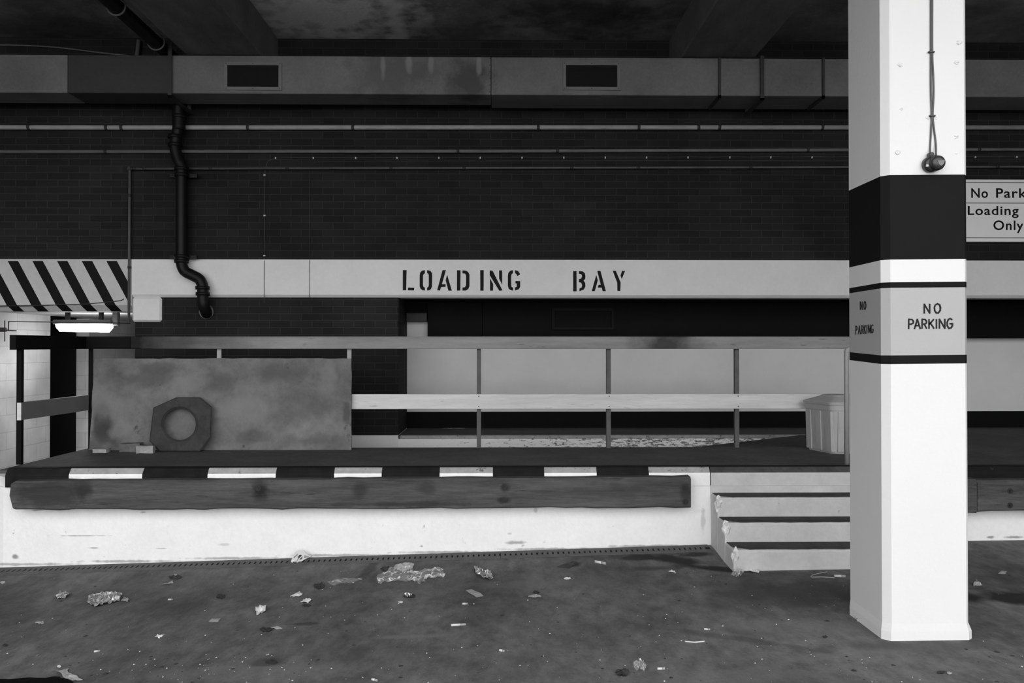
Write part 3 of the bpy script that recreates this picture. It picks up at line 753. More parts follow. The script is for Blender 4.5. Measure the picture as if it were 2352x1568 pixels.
# grit bin
def grit_bin():
    c0 = atz(1911, 1042.5, DECK)        # nearest corner
    root = thing('grit_bin', 'pale plastic grit bin with ribbed sides and peaked lid, half behind the column', 'bin', (c0.x + .12, c0.y + .22, DECK))
    # footprint axes: front goes right, side goes back-left
    u = Vector((math.cos(math.radians(-6)), math.sin(math.radians(-6)), 0)); v = Vector((-math.sin(math.radians(16)), math.cos(math.radians(16)), 0))
    W, Dp = .62, .40
    zl = at(1880, 929, c0.y + .1).z; ztop = at(1900, 905, c0.y + .2).z
    def ring(z, o_, inset=0.0):
        pts = []
        cor = [(0, 0), (W, 0), (W, Dp), (0, Dp)]
        cx, cy = W / 2, Dp / 2; res = []
        r = .04
        for (a_, b2), (sx_, sy_) in zip(cor, ((-1, -1), (1, -1), (1, 1), (-1, 1))):
            ax = a_ + sx_ * o_; ay = b2 + sy_ * o_
            ccx, ccy = ax - sx_ * r, ay - sy_ * r
            base = {(-1, -1): math.pi, (1, -1): 1.5 * math.pi, (1, 1): 0, (-1, 1): .5 * math.pi}[(sx_, sy_)]
            for k in range(5):
                t = base + k / 4 * math.pi / 2
                res.append(c0 + u * (ccx + r * math.cos(t)) + v * (ccy + r * math.sin(t)) + Vector((0, 0, z - DECK)))
        return res
    def loft(b, rings, cap0=True, cap1=True):
        vr = [[b.bm.verts.new(p) for p in r] for r in rings]; n_ = len(vr[0])
        for a, c in zip(vr, vr[1:]):
            for i in range(n_):
                f = b.bm.faces.new((a[i], a[(i + 1) % n_], c[(i + 1) % n_], c[i]))
        if cap0: b.bm.faces.new(list(reversed(vr[0])))
        if cap1: b.bm.faces.new(vr[-1])
    b = MB(); loft(b, [ring(DECK, -.016), ring(DECK + .03, -.012), ring(zl - .05, .0), ring(zl - .05, .008), ring(zl, .010)]); b.build('body', 'bin', root)
    # ribs on side and front
    def rib(b, base, along, outv, w_, zlo, zhi):
        q = base - along * w_ / 2; r_ = base + along * w_ / 2
        t = -.02
        pts = [q - outv * .0, r_, r_ - Vector((0, 0, 0))]
        poly = [q + Vector((0, 0, zlo)), r_ + Vector((0, 0, zlo)), r_ + outv * .0 + Vector((0, 0, zhi)), q + Vector((0, 0, zhi))]
        lo = [q - outv * .032, r_ - outv * .032, r_ - outv * .008, q - outv * .008]
        hi = [q - outv * .01, r_ - outv * .01, r_ + outv * .016, q + outv * .016]
        vr = [b.bm.verts.new(p + Vector((0, 0, zlo))) for p in (q - outv * .045, r_ - outv * .045, r_ - outv * .002, q - outv * .002)] + [b.bm.verts.new(p + Vector((0, 0, zhi))) for p in (q - outv * .03, r_ - outv * .03, r_ + outv * .007, q + outv * .007)]
        for f in ((0, 3, 2, 1), (4, 5, 6, 7), (0, 1, 5, 4), (1, 2, 6, 5), (2, 3, 7, 6), (3, 0, 4, 7)): b.bm.faces.new([vr[i] for i in f])
    out_side = -u; out_front = -v
    hz = zl - .06 - DECK
    for f_ in (.12, .48, .84):
        b = MB(); rib(b, Vector((c0.x, c0.y, DECK)) + v * Dp * f_, v, out_side, .07, .02, hz); b.build('rib', 'bin', root)
    for f_ in (.16, .42, .68, .9):
        b = MB(); rib(b, Vector((c0.x, c0.y, DECK)) + u * W * f_, u, out_front, .09, .02, hz); b.build('rib', 'bin', root)
    b = MB(); loft(b, [ring(zl, .016), ring(zl + .022, .020), ring(zl + .03, .012), ring(ztop - .02, -.075), ring(ztop - .004, -.095), ring(ztop, -.12)]); lid = b.build('lid', 'bin', root)
    for p in lid.data.polygons: p.use_smooth = False
grit_bin()

# ---------------------------------------------------------------- column
CY0, CY1 = 4.287, 4.735
CX0 = at(2031, 900, CY0).x; CX1 = at(2226, 900, CY0).x
root = thing('concrete_column', 'white square concrete column with black bands, painted NO PARKING', 'column', ((CX0 + CX1) / 2, (CY0 + CY1) / 2, 0))
def zc_(py): return at(2130, py, CY0).z
chm = .036
def csec(o_=0, c=chm):
    f, lf = o_ * .12, o_ * .25
    return [(CX0 + c - lf, CY0 - f), (CX1 - .02 + o_ * .6, CY0 - f), (CX1 + o_, CY0 + .02), (CX1 + o_, CY1 - .02), (CX1 - .02, CY1 + o_), (CX0 + .02, CY1 + o_), (CX0 - lf, CY1 - .02), (CX0 - lf, CY0 + c)]
levels = [(-.02, .020), (.05, .019), (.072, .010), (.095, 0)]
bands = [zc_(836), zc_(816), zc_(661), zc_(648), zc_(596), zc_(402), BEAMZ]
bm_ = ['col_white', 'col_black', 'col_grey', 'col_black', 'col_white', 'col_black', 'col_white']
b = MB(); rings = []
for z, o_ in levels: rings.append([b.bm.verts.new((x, y, z)) for x, y in csec(o_)])
for k, z in enumerate(bands):
    rr = []
    for i, (x, y) in enumerate(csec()):
        dz = 0
        if k in (0, 1) and i == 6: dz = .016
        if k in (0, 1) and i == 5: dz = .016
        if k in (0, 1, 2, 3, 4, 5) and i in (1, 2): dz = .004
        rr.append(b.bm.verts.new((x, y, z + dz)))
    rings.append(rr)
for k, (a, c) in enumerate(zip(rings, rings[1:])):
    for i in range(8):
        f = b.bm.faces.new((a[i], a[(i + 1) % 8], c[(i + 1) % 8], c[i])); f.material_index = b.mi('col_white' if k < 3 else bm_[k - 3])
b.bm.faces.new(list(reversed(rings[0]))); b.bm.faces.new(rings[-1])
b.build('shaft', None, root)
# brushed letters
Zs = 2352 / 852.0
STR = {
 'N': [[(0, 1), (0, 0), (1, 1), (1, 0)]],
 'O': [[(.5, 0), (.15, .12), (0, .4), (.05, .75), (.3, 1), (.65, 1), (.95, .75), (1, .4), (.85, .1), (.5, 0)]],
 'P': [[(0, 1), (.02, 0), (.7, .03), (1, .2), (.95, .4), (.6, .5), (.05, .52)]],
 'A': [[(0, 1), (.5, 0), (1, 1)], [(.2, .68), (.8, .68)]],
 'R': [[(0, 1), (.02, 0), (.7, .03), (1, .2), (.95, .42), (.6, .52), (.05, .53)], [(.5, .53), (1, 1)]],
 'K': [[(0, 0), (0, 1)], [(.95, 0), (.05, .55)], [(.3, .42), (1, 1)]],
 'I': [[(.5, 0), (.5, 1)]],
 'G': [[(.95, .12), (.6, 0), (.25, .1), (.02, .4), (.05, .75), (.35, 1), (.75, .95), (.98, .75), (1, .52), (.55, .52)]],
}
def stroke(b, pts, w_, proj, th):
    pts = [Vector((p[0], p[1])) for p in pts]
    for i, (p, q) in enumerate(zip(pts, pts[1:])):
        t = (q - p).normalized(); nn_ = Vector((-t.y, t.x)) * w_ / 2; e = t * w_ * .28
        b.prism([proj(*v) - Vector(th) * (.12 * i) for v in (p - e + nn_, q + e + nn_, q + e - nn_, p - e - nn_)], th)
def letters(items, proj, th, wd):
    for ch_, x0, y0, x1, y1 in items:
        b = MB()
        for pl in STR[ch_]:
            stroke(b, [(x0 + p[0] * (x1 - x0), y0 + p[1] * (y1 - y0)) for p in pl], wd, proj, th)
        b.build('letter', 'col_letter', root)
pf = lambda x, y: at(1500 + x / Zs, 540 + y / Zs, CY0 - .0012)
letters([('N', 1720, 437, 1754, 494), ('O', 1784, 435, 1822, 492), ('P', 1621, 533, 1651, 592), ('A', 1658, 533, 1694, 592), ('R', 1706, 533, 1734, 590), ('K', 1750, 534, 1781, 590), ('I', 1790, 534, 1804, 590), ('N', 1816, 532, 1850, 590), ('G', 1864, 528, 1898, 590)], pf, (0, .0025, 0), 10)
ps = lambda x, y: atx(1500 + x / Zs, 540 + y / Zs, CX0 - .0012)
letters([('N', 1313, 421, 1326, 472), ('O', 1336, 419, 1350, 470), ('P', 1284, 575, 1293, 629), ('A', 1300, 573, 1314, 627), ('R', 1320, 572, 1331, 625), ('K', 1337, 571, 1348, 624), ('I', 1351, 570, 1358, 622), ('N', 1363, 568, 1376, 621), ('G', 1382, 567, 1396, 620)], ps, (.0025, 0, 0), 4.5)
# filled fixing holes
for k, (px, py, r) in enumerate(((2067, 149, .017), (2197, 143, .016), (2070, 250, .012), (2203, 97, .016), (2062, 350, .017), (2197, 314, .014), (2197, 353, .010), (2131, 270, .014), (2150, 271, .012))):
    p = at(px, py, CY0); b = MB(); rock(b, (p.x, CY0 + .004, p.z), r, k + 9, None, (1, .7, .8), 3); b.build('filler_patch', 'col_white', root)
# cables and the round unit on the column
def cab(pts, label, r=.0048):
    b = MB(); b.tube(smooth_path([at(px, py, CY0 - r - .0015 - (.02 if py > 350 else 0)) for px, py in pts], 8), r, None, 8)
    return tag(b.build('cable', 'cable', None, True), label, 'cable', 'cables down the column')
top = 4.60
def cabtop(px): return px
cab([(2137.5, -560), (2137.5, -200), (2138, 0), (2138, 120), (2138, 200), (2140, 265), (2138.5, 300), (2136.5, 340), (2137, 356)], 'left of two grey cables running down the column to the round black unit')
cab([(2141.5, -560), (2141.5, -200), (2141.5, 0), (2141.5, 120), (2144, 180), (2144.5, 220), (2142.5, 265), (2146, 300), (2149.5, 330), (2150, 356)], 'right of two grey cables running down the column to the round black unit')
for (px, py, lb) in ((2138.5, 120.5, 'dark clip holding the two column cables at the upper fixing'), (2140.5, 267, 'dark clip holding the two column cables just above the round unit')):
    p = at(px, py, CY0); b = MB(); b.box(p.x - .020, p.x + .014, CY0 - .0150, CY0, p.z - .005, p.z + .004, bevel=.002)
    tag(b.build('cable_clip', 'dark_plastic', None, True), lb, 'clip')
p = at(2147, 373, CY0 - .03)
root = thing('bell_unit', 'round black bell unit at the end of the cables on the column', 'bell', (p.x, CY0, p.z - .05))
def dome(b, c, r, d0, d1, m=None):
    prof = [(r * .92, d0), (r, d0 + .006), (r, d1 - r * .45), (r * .93, d1 - r * .25), (r * .75, d1 - r * .08), (r * .4, d1), (0.001, d1 + .001)]
    rings = [[b.bm.verts.new((c.x + rr * math.cos(2 * math.pi * k / 28), CY0 - dd, c.z + rr * math.sin(2 * math.pi * k / 28))) for k in range(28)] for rr, dd in prof]
    for a, e in zip(rings, rings[1:]):
        for k in range(28):
            f = b.bm.faces.new((a[k], a[(k + 1) % 28], e[(k + 1) % 28], e[k])); f.smooth = True
    b.bm.faces.new(list(reversed(rings[0]))); b.bm.faces.new(rings[-1])
c1 = at(2138, 377, CY0 - .02); c2 = at(2155, 373, CY0 - .06)
b = MB(); dome(b, Vector((c1.x, 0, c1.z)), .043, 0, .045); b.box(c1.x - .016, c1.x + .014, CY0 - .036, CY0 - .004, c1.z + .03, c1.z + .062, bevel=.006); b.build('base', 'dark_plastic', root)
b = MB(); dome(b, Vector((c2.x, 0, c2.z)), .040, .0, .075); b.box(c2.x - .030, c2.x - .005, CY0 - .05, CY0 - .02, c2.z + .022, c2.z + .046, bevel=.006); d_ = b.build('dome', 'dark_plastic', root)
b = MB(); pl = [(c2.x - .012, c2.z + .007), (c2.x + .026, c2.z + .010), (c2.x + .022, c2.z - .010), (c2.x + .006, c2.z - .022), (c2.x - .008, c2.z - .010)]
b.prism([(x, CY0 - .078, z) for x, z in pl], (0, .012, 0)); b.build('lens', 'lens', d_)  # paler flat plate on the dome front
p = at(2130, 380, CY0 - .046); b = MB(); b.box(p.x - .006, p.x + .006, CY0 - .0475, CY0 - .040, p.z - .006, p.z + .006, bevel=.001); b.build('label_plate', 'clip', root)

# ---------------------------------------------------------------- sign on the wall, right of the column
SY = WY - .05
sx0, sx1 = at(2205, 480, SY).x, at(2432, 480, SY).x
root = thing('sign', 'white sign reading No Parking, Loading Bay Only, half hidden behind the column', 'sign', ((sx0 + sx1) / 2, SY, at(2300, 555, SY).z))
b = MB(); b.box(sx0, sx1, SY, WY, at(2300, 555, SY).z, at(2300, 412, SY).z, bevel=.004); b.build('panel', 'sign', root)
b = MB()
for y in (419.5, 546): b.box(sx0 + .02, sx1 - .02, SY - .002, SY + .002, at(2300, y, SY).z - .003, at(2300, y, SY).z + .003)
b.box(sx0, sx1, SY - .002, SY + .002, at(2300, 466, SY).z - .005, at(2300, 466, SY).z + .003); b.build('rule', 'letter', root)
def text(s, px, py, cap, wpx, name):
    cu = bpy.data.curves.new('t', 'FONT'); cu.body = s; cu.size = 1; cu.offset = .016; cu.space_character = 1.12; cu.extrude = .0; cu.align_x = 'LEFT'
    to = bpy.data.objects.new('t', cu); C.objects.link(to)
    bpy.context.view_layer.update()
    me = bpy.data.meshes.new_from_object(to.evaluated_get(bpy.context.evaluated_depsgraph_get()))
    bpy.data.objects.remove(to); bpy.data.curves.remove(cu)
    mx = max(v.co.x for v in me.vertices); mn = min(v.co.x for v in me.vertices)
    p0 = at(px, py, SY - .0015); wm = wpx * SY / FPX; k = wm / (mx - mn); kz = cap * SY / FPX / .729
    for v in me.vertices: v.co = Vector((p0.x + (v.co.x - mn) * k, SY - .0015, p0.z + v.co.y * kz))
    me.materials.clear(); me.materials.append(M['letter'])
    o = bpy.data.objects.new(name, me); C.objects.link(o); me.transform(Matrix.Translation(-world_loc(root))); o.parent = root
    md = o.modifiers.new('thick', 'SOLIDIFY'); md.thickness = .002
    return o
text('No', 2231, 453.5, 22.5, 39, 'word'); text('Parking', 2288, 453.5, 22.5, 117, 'word'); text('Loading', 2223, 493, 21.5, 119, 'word'); text('Bay', 2360, 493, 21.5, 56, 'word'); text('Only', 2282, 527.5, 22.5, 70, 'word')

# ---------------------------------------------------------------- air duct under the ceiling
AY0, AY1 = 8.35, 8.72
za0, za1 = at(1176, 217.5, AY0).z, at(1176, 131, AY0).z
root = thing('air_duct', 'long galvanised air duct along the wall under the ceiling beams', 'duct', (0, AY0 + .18, za0))
add_stains_shade(M['galv'], [(at(1075, 175, AY0).x, -.18, .15, .25, 1, .25, .05, .8, 0), (at(900, 180, AY0).x, -.18, .2, .5, 1, .35, .08, .6, 0), (at(940, 150, AY0).x, -.18, .35, .04, 1, .15, .25, .7, 0), (at(1100, 150, AY0).x, -.18, .33, .03, 1, .14, .24, .7, 0), (at(880, 150, AY0).x, -.18, .3, .03, 1, .16, .22, .7, 0), (at(990, 150, AY0).x, -.18, .34, .03, 1, .12, .22, .7, 0)], .55)
SE = [-14, at(155, 170, AY0).x, at(388, 170, AY0).x, at(1128, 170, AY0).x, at(1652, 170, AY0).x, at(1890, 170, AY0).x, 9.4]
for k, (x0, x1) in enumerate(zip(SE, SE[1:])):
    b = MB(); b.box(x0 + .002, x1 - .002, AY0, AY1 if k < 3 else 8.82, za0, za1, bevel=.006); b.build('duct_section', 'galv_dull' if k == 1 else 'galv', root)
for px in (1652, 1890):
    x = at(px, 170, AY0).x; b = MB()
    for (y0, y1, z0, z1) in ((AY0 - .022, AY0, za0 - .03, za1), (AY0 - .022, AY1 + .0, za0 - .03, za0), (AY1, AY1 + .02, za0 - .03, za1)): b.box(x - .012, x + .012, y0, y1, z0, z1)
    b.build('flange', 'galv_dark', root)
x = SE[3]
for zz in [za0 + .03 + .07 * k for k in range(6)]: b = MB(); b.tube([(x - .012, AY0, zz), (x - .012, AY0 - .004, zz)], .006, None, 8); b.build('rivet', 'galv_dark', root)
for px0, px1, lb in ((515, 647, ''), (1293, 1425, '')):
    p0, p1 = at(px0, 142, AY0 - .012), at(px1, 207, AY0 - .012); fw = .033
    b = MB()
    b.box(p0.x, p1.x, AY0 - .014, AY0, p0.z - fw, p0.z); b.box(p0.x, p1.x, AY0 - .014, AY0, p1.z, p1.z + fw)
    b.box(p0.x, p0.x + fw, AY0 - .014, AY0, p1.z + fw, p0.z - fw); b.box(p1.x - fw, p1.x, AY0 - .014, AY0, p1.z + fw, p0.z - fw)
    fr = b.build('grille_frame', 'grille_frame', root)
    b = MB(); b.box(p0.x + fw, p1.x - fw, AY0 - .004, AY0 - .001, p1.z + fw, p0.z - fw); b.build('grille_back', 'mesh_black', fr)
    b = MB(); n1 = 34
    for k in range(1, n1):
        x = p0.x + fw + (p1.x - p0.x - 2 * fw) * k / n1; b.box(x - .0014, x + .0014, AY0 - .008, AY0 - .005, p1.z + fw, p0.z - fw)
    for k in range(1, 15):
        z = p1.z + fw + (p0.z - p1.z - 2 * fw) * k / 15; b.box(p0.x + fw, p1.x - fw, AY0 - .0081, AY0 - .0049, z - .0014, z + .0014)
    b.build('grille_mesh', 'hatch_dark', fr)
    for (fx, fz_) in ((.03, .95), (.5, .95), (.97, .95), (.03, .05), (.97, .05), (.5, .05)):
        b = MB(); xx_ = p0.x + (p1.x - p0.x) * fx; zz = p1.z + (p0.z - p1.z) * fz_; b.tube([(xx_, AY0 - .014, zz), (xx_, AY0 - .017, zz)], .005, None, 8); b.build('screw', 'galv_dark', fr)
for px, lb in ((391, 'dark steel strap hanging the duct above the black soil pipe'), (1750, 'dark steel strap hanging the duct between two flanges near the column')):
    x = at(px, 170, AY0 - .02).x; b = MB()
    b.box(x - .02, x + .02, AY0 - .034, AY0 - .024, za0 - .055, CEIL if px < 1000 else BEAMZ)
    b.box(x - .02, x + .02, AY0 - .034, AY1 + .20, za0 - .055, za0 - .032)
    b.box(x - .02, x + .02, 8.835, 8.845, za0 - .032, CEIL if px < 1000 else BEAMZ)
    tag(b.build('duct_hanger', 'galv_dark', None, True), lb, 'bracket', 'straps hanging the duct')

# ---------------------------------------------------------------- pipes, conduits, cables on the wall
def wall_pipe(name, label, pts, Y, r, m, collars, cm='galv_dark', cr=1.25, cw=.03, group=None):
    w0 = at(*pts[0], Y)
    root = thing(name, label, 'pipe', w0, group)
    b = MB(); b.tube([at(*p, Y) for p in pts], r, None, 12); b.build('pipe_run', m, root)
    for (px, py) in collars:
        p = at(px, py, Y); b = MB(); b.tube([(p.x - cw / 2, Y, p.z), (p.x + cw / 2, Y, p.z)], r * cr, None, 12); b.build('clip_ring', cm, root)
        
wall_pipe('pipe', 'upper thick pale pipe running the length of the brick wall', [(-1100, 290), (250, 293), (1176, 292.5), (2700, 293)], WY - .036, .027, 'pipe', [(67, 292), (245, 293), (280, 293), (570, 293), (811, 293), (1236, 293), (1467, 292), (1604, 293), (1652, 292), (1888, 292)])
wall_pipe('pipe', 'middle grey pipe running below the thick pale pipe', [(-1100, 350), (1176, 347), (2352, 343), (2700, 342)], WY - .03, .020, 'pipe_mid', [(243, 348), (1052, 347), (1280, 346), (1855, 344), (2248, 343)])
root = thing('conduit', 'thin grey conduit with a drop down beside the hazard stripes', 'conduit', at(297, 386, WY - .045))
yk = WY - .045
b = MB(); b.tube([at(*p, yk) for p in ((296, 740), (298, 388))], .0145, None, 10); b.build('conduit_drop', 'conduit', root)
b = MB(); b.tube([at(*p, yk) for p in ((296, 387.5), (1176, 385.5), (2352, 383), (2700, 382))], .0125, None, 10); b.build('conduit_run', 'conduit', root)
b = MB(); p = at(297, 387, yk); b.box(p.x - .022, p.x + .022, yk - .02, yk + .02, p.z - .022, p.z + .022, bevel=.008); b.build('elbow', 'galv_dark', root)
for px, py in ((308, 387), (332, 387), (484, 387), (660, 386.5), (898, 386), (1066, 386), (1313, 385), (1466, 385), (1724, 384), (2290, 383)):
    p = at(px, py, yk); b = MB(); b.tube([(p.x - .018, yk, p.z), (p.x + .018, yk, p.z)], .0165, None, 10); b.build('coupling', 'galv_dark', root)
b = MB(); p = at(297.5, 449, yk); b.tube([(p.x, yk, p.z - .016), (p.x, yk, p.z + .016)], .0185, None, 10); b.build('coupling', 'galv_dark', root)
b = MB(); p = at(297, 614, yk); b.tube([(p.x, yk, p.z - .012), (p.x, yk, p.z + .012)], .0185, None, 10); b.build('coupling', 'galv_dark', root)

def wire(label, pts, clips, r=.003, Y=WY - .006, hor=True, cm='clip'):
    root = thing('cable', label, 'cable', at(*pts[0], Y))
    b = MB(); b.tube([at(*p, Y) for p in pts], r, None, 6); b.build('wire', 'cable_pale', root)
    for px, py in clips:
        p = at(px, py, Y); b = MB(); b.box(p.x - .006, p.x + .006, Y - .009, Y + .006, p.z - .014, p.z + .006) if hor else b.box(p.x - .014, p.x + .008, Y - .009, Y + .006, p.z - .006, p.z + .006); b.build('clip', cm, root)
cl = [633, 720, 817, 912, 1008, 1103, 1199, 1295, 1390, 1485, 1580, 1676, 1770, 1865, 1960, 2050, 2145, 2240, 2335]
sag = []
for a, c in zip(cl, cl[1:]): sag += [(a, 362 - a * .0013), ((a + c) / 2, 362.8 - a * .0013)]
wire('thin cable pinned with white clips along the brick wall', sag + [(2335, 359), (2600, 358)], [(x, 363 - x * .0013) for x in cl], .0028)
wire('thin unclipped cable just below the white clipped cable', [(712, 380), (725, 372), (800, 370), (1500, 369), (2600, 366)], [], .002, WY - .004)
wire('thin cable hanging down the wall with four small clips, left of its neighbour', [(633, 363), (615, 370), (609, 390), (608, 495), (607, 600)], [(608.5, 402), (608.5, 495), (608, 587)], .0032, WY - .006, False)
b = MB(); b.tube([at(*p, FB - .005) for p in ((607, 598), (606.5, 696))], .0035, None, 6); o = b.build('cable_tail', 'post', None, True); tag(o, 'short cable tail crossing the white beam, third of the way to LOADING', 'cable')
wire('very thin cable hanging down the wall beside the clipped one', [(711, 382), (711, 500), (711, 597)], [], .002, WY - .005)
b = MB(); b.tube([at(*p, FB - .005) for p in ((711, 597), (711, 684))], .003, None, 6); o = b.build('cable_tail', 'dark_plastic', None, True); tag(o, 'dark cable tail crossing the white beam nearest the word LOADING', 'cable')

# black soil pipe: along the beam, down behind the duct, S-bend into the wall
SYP = 8.86
root = thing('soil_pipe', 'black cast iron soil pipe dropping down the wall with an S-bend', 'pipe', at(417, 600, SYP))
xp = at(411, 262, SYP).x
b = MB(); zp = 4.74
pts = [(xp + .03, 3.4, zp), (xp + .03, 8.45, zp - .02)] + [(xp + .02, SYP - .38 + .32 * math.sin(a), zp - .02 - .35 * (1 - math.cos(a))) for a in (.5, 1.0, 1.4)]
b.tube(smooth_path(pts + [(xp, SYP, zp - .5), at(411, 300, SYP)], 4), .068, None, 16); b.build('upper_run', 'cast', root)
b = MB(); b.tube(smooth_path([at(*p, SYP) for p in ((411, 262), (410, 290), (404, 318), (402, 338), (407, 360), (415, 378), (417, 395), (417, 500), (417, 585), (417, 604), (424, 622), (442, 632), (458, 641), (465, 656), (466, 672), (466, 690))] + [at(468, 702, SYP + .01), at(472, 713, SYP + .05), at(475, 720, WY - .02)], 5), .060, None, 18); b.build('drop', 'cast', root)
for px, py in ((412, 268), (402, 314), (402, 333), (417, 388), (417, 402), (417, 589), (417, 600), (465, 661), (466, 675)):
    p = at(px, py, SYP); b = MB(); b.tube([(p.x, SYP, p.z - .018), (p.x, SYP, p.z + .018)], .076, None, 18); b.build('collar', 'cast', root)
for px, py in ((419, 402), (418, 590)):
    p = at(px, py, SYP); b = MB(); b.box(p.x - .15, p.x + .15, SYP + .03, SYP + .06, p.z - .02, p.z + .02); b.box(p.x - .03, p.x + .03, SYP + .05, WY - .0 if py < 500 else FB, p.z - .02, p.z + .02); b.build('bracket', 'cast', root)
for (yy) in (6.35, 7.35, 8.2):
    b = MB(); b.torus((xp + .03, yy, zp - .01), (0, 1, 0), .085, .009, None); b.build('hoop', 'post', root)
p = at(474, 716, WY - .01); b = MB(); b.torus(p, (0, 1, 0), .072, .012); b.build('wall_collar', 'pipe_mid', root)
# stray cable near the ceiling, left
b = MB(); b.tube(smooth_path([at(*p, WY - .02) for p in ((-60, 103), (40, 104), (130, 109), (230, 121), (320, 131), (380, 140))], 6), .008, None, 8)
tag(b.build('cable', 'pipe_mid', None, True), 'cable sagging across the bricks above the duct at the far left', 'cable')
b = MB(); b.tube([at(319, 92, WY - .05), at(314, 133, WY - .05), at(312, 160, WY - .05)], .022, None, 10)
tag(b.build('pipe_stub', 'pipe_mid', None, True), 'short upright pipe stub above the duct left of the ceiling beam', 'pipe')

# ---------------------------------------------------------------- passage lamp and small fittings
LYY = 10.6
pa, pb = at(130, 752, LYY), at(258, 755, LYY)
root = thing('strip_light', 'lit fluorescent strip light under the passage ceiling', 'lamp', ((pa.x + pb.x) / 2, LYY, at(190, 762, LYY).z))
zl0, zl1 = at(190, 763, LYY).z, at(190, 745, LYY).z
b = MB()
N = 16; rings = []
for i in range(N + 1):
    t = i / N; x = pa.x + (pb.x - pa.x) * t; s = min(1, .45 + 4 * min(t, 1 - t) ** .7)
    dz = -.012 * t
    rings.append([b.bm.verts.new((x, LYY + .06 * s * math.cos(a), zl1 + dz + (zl0 - zl1 + .012) * s * max(0, math.sin(a)))) for a in [math.pi * k / 10 for k in range(11)]])
for a, c in zip(rings, rings[1:]):
    for k in range(10):
        f = b.bm.faces.new((a[k], a[k + 1], c[k + 1], c[k])); f.smooth = True
    b.bm.faces.new((a[10], a[0], c[0], c[10]))
b.bm.faces.new(rings[0]); b.bm.faces.new(list(reversed(rings[-1])))
b.build('diffuser', 'tube', root)
b = MB(); b.box(pa.x - .02, pb.x + .02, LYY - .07, LYY + .07, zl1 + .002, zl1 + .062, bevel=.012); b.build('housing', 'pipe_mid', root)
for k in (.2, .8):
    b = MB(); x = pa.x + (pb.x - pa.x) * k; b.box(x - .02, x + .02, LYY - .03, LYY + .03, zl1 + .060, 2.06); b.build('mounting_foot', 'galv_dark', root)
p = at(267, 744, LYY); b = MB(); b.box(p.x - .035, p.x + .035, LYY - .04, LYY + .04, p.z - .02, 2.06, bevel=.008)
tag(b.build('junction_box', 'rubble', None, True), 'small pale box on the passage ceiling right of the strip light', 'box')
# bracket fitting on the white wall, far left
p = at(5, 755, 10.2)
root = thing('wall_bracket', 'dark pipe bracket with a short rod at the far left of the passage', 'bracket', (p.x, 10.2, p.z))
b = MB(); b.tube([at(-40, 757, 10.2), at(14, 757, 10.2)], .028, None, 12); b.build('pipe_stub', 'galv_dark', root)
b = MB(); b.tube([at(11, 736, 10.2), at(11, 784, 10.2)], .006, None, 8); b.tube([at(20, 737, 10.2), at(19, 760, 10.2)], .007, None, 8); b.tube([at(11, 758, 10.2), at(38, 759.5, 10.2)], .007, None, 8); b.build('rod', 'galv_dark', root)
b = MB(); b.tube([at(20, 738, 10.2), at(120, 739.5, 10.2), at(300, 742, 10.2)], .006, None, 8)
tag(b.build('cable', 'galv_dark', None, True), 'dark cable along the top of the white passage wall', 'cable')
b = MB(); b.tube([at(*q, FB - .006) for q in ((-60, 703), (60, 702), (200, 698), (262, 692), (278, 690), (285, 686))], .005, None, 8)
tag(b.build('cable', 'galv_dark', None, True), 'loose dark cable across the foot of the hazard stripes', 'cable')

exec_litter = True
# ---------------------------------------------------------------- litter on the floor
def sheet(name, label, cat, poly, m, h=.02, seed=1, group=None, th=.0015, cuts=3, curl=0.0):
    b = MB(); random.seed(seed)
    P3 = [fl(*p) for p in poly]
    c = sum(P3, Vector()) / len(P3)
    cv = b.bm.verts.new(c); ov = [b.bm.verts.new(p) for p in P3]
    for i in range(len(ov)): b.bm.faces.new((cv, ov[i], ov[(i + 1) % len(ov)]))
    bmesh.ops.subdivide_edges(b.bm, edges=b.bm.edges[:], cuts=cuts, use_grid_fill=True)
    R = max((p - c).length for p in P3)
    for v in b.bm.verts:
        q = v.co * (2.2 / R)
        k = noise.noise(q + Vector((seed * 5.3, seed * 2.1, 0))) * .5 + .5
        k2 = abs(noise.noise(q * 2.4 + Vector((seed, 7, 0))))
        rr = (v.co - c).length / R
        k3 = random.uniform(-.5, .5) * (1 if m == 'foil' else .7) if m in ('foil', 'filmy') else 0
        v.co.z = fz(v.co.x, v.co.y) + .002 + h * (.65 * k * (1 - .5 * rr) + .35 * k2 + .35 * k3 + curl * rr * rr)
        v.co.x += .1 * R * noise.noise(q * 2 + Vector((9, seed, 3)))
        v.co.y += .1 * R * noise.noise(q * 2 + Vector((3, seed, 9)))
    lo = min(v.co.z - fz(v.co.x, v.co.y) for v in b.bm.verts)
    for v in b.bm.verts: v.co.z -= lo - .0012
    o = b.build(name, m, None, True)
    md = o.modifiers.new('thick', 'SOLIDIFY'); md.thickness = th; md.offset = 1
    return tag(o, label, cat, group)
def Q(cx, cy, w_, h_, n=7, seed=0, jag=.3, tilt=0):
    random.seed(seed + 1000); r = []
    for k in range(n):
        a = 2 * math.pi * k / n + random.uniform(-.2, .2); s = 1 - jag * random.random()
        x = math.cos(a) * w_ / 2 * s; y = math.sin(a) * h_ / 2 * s
        r.append((cx + x, cy + y + x * tilt))
    return r
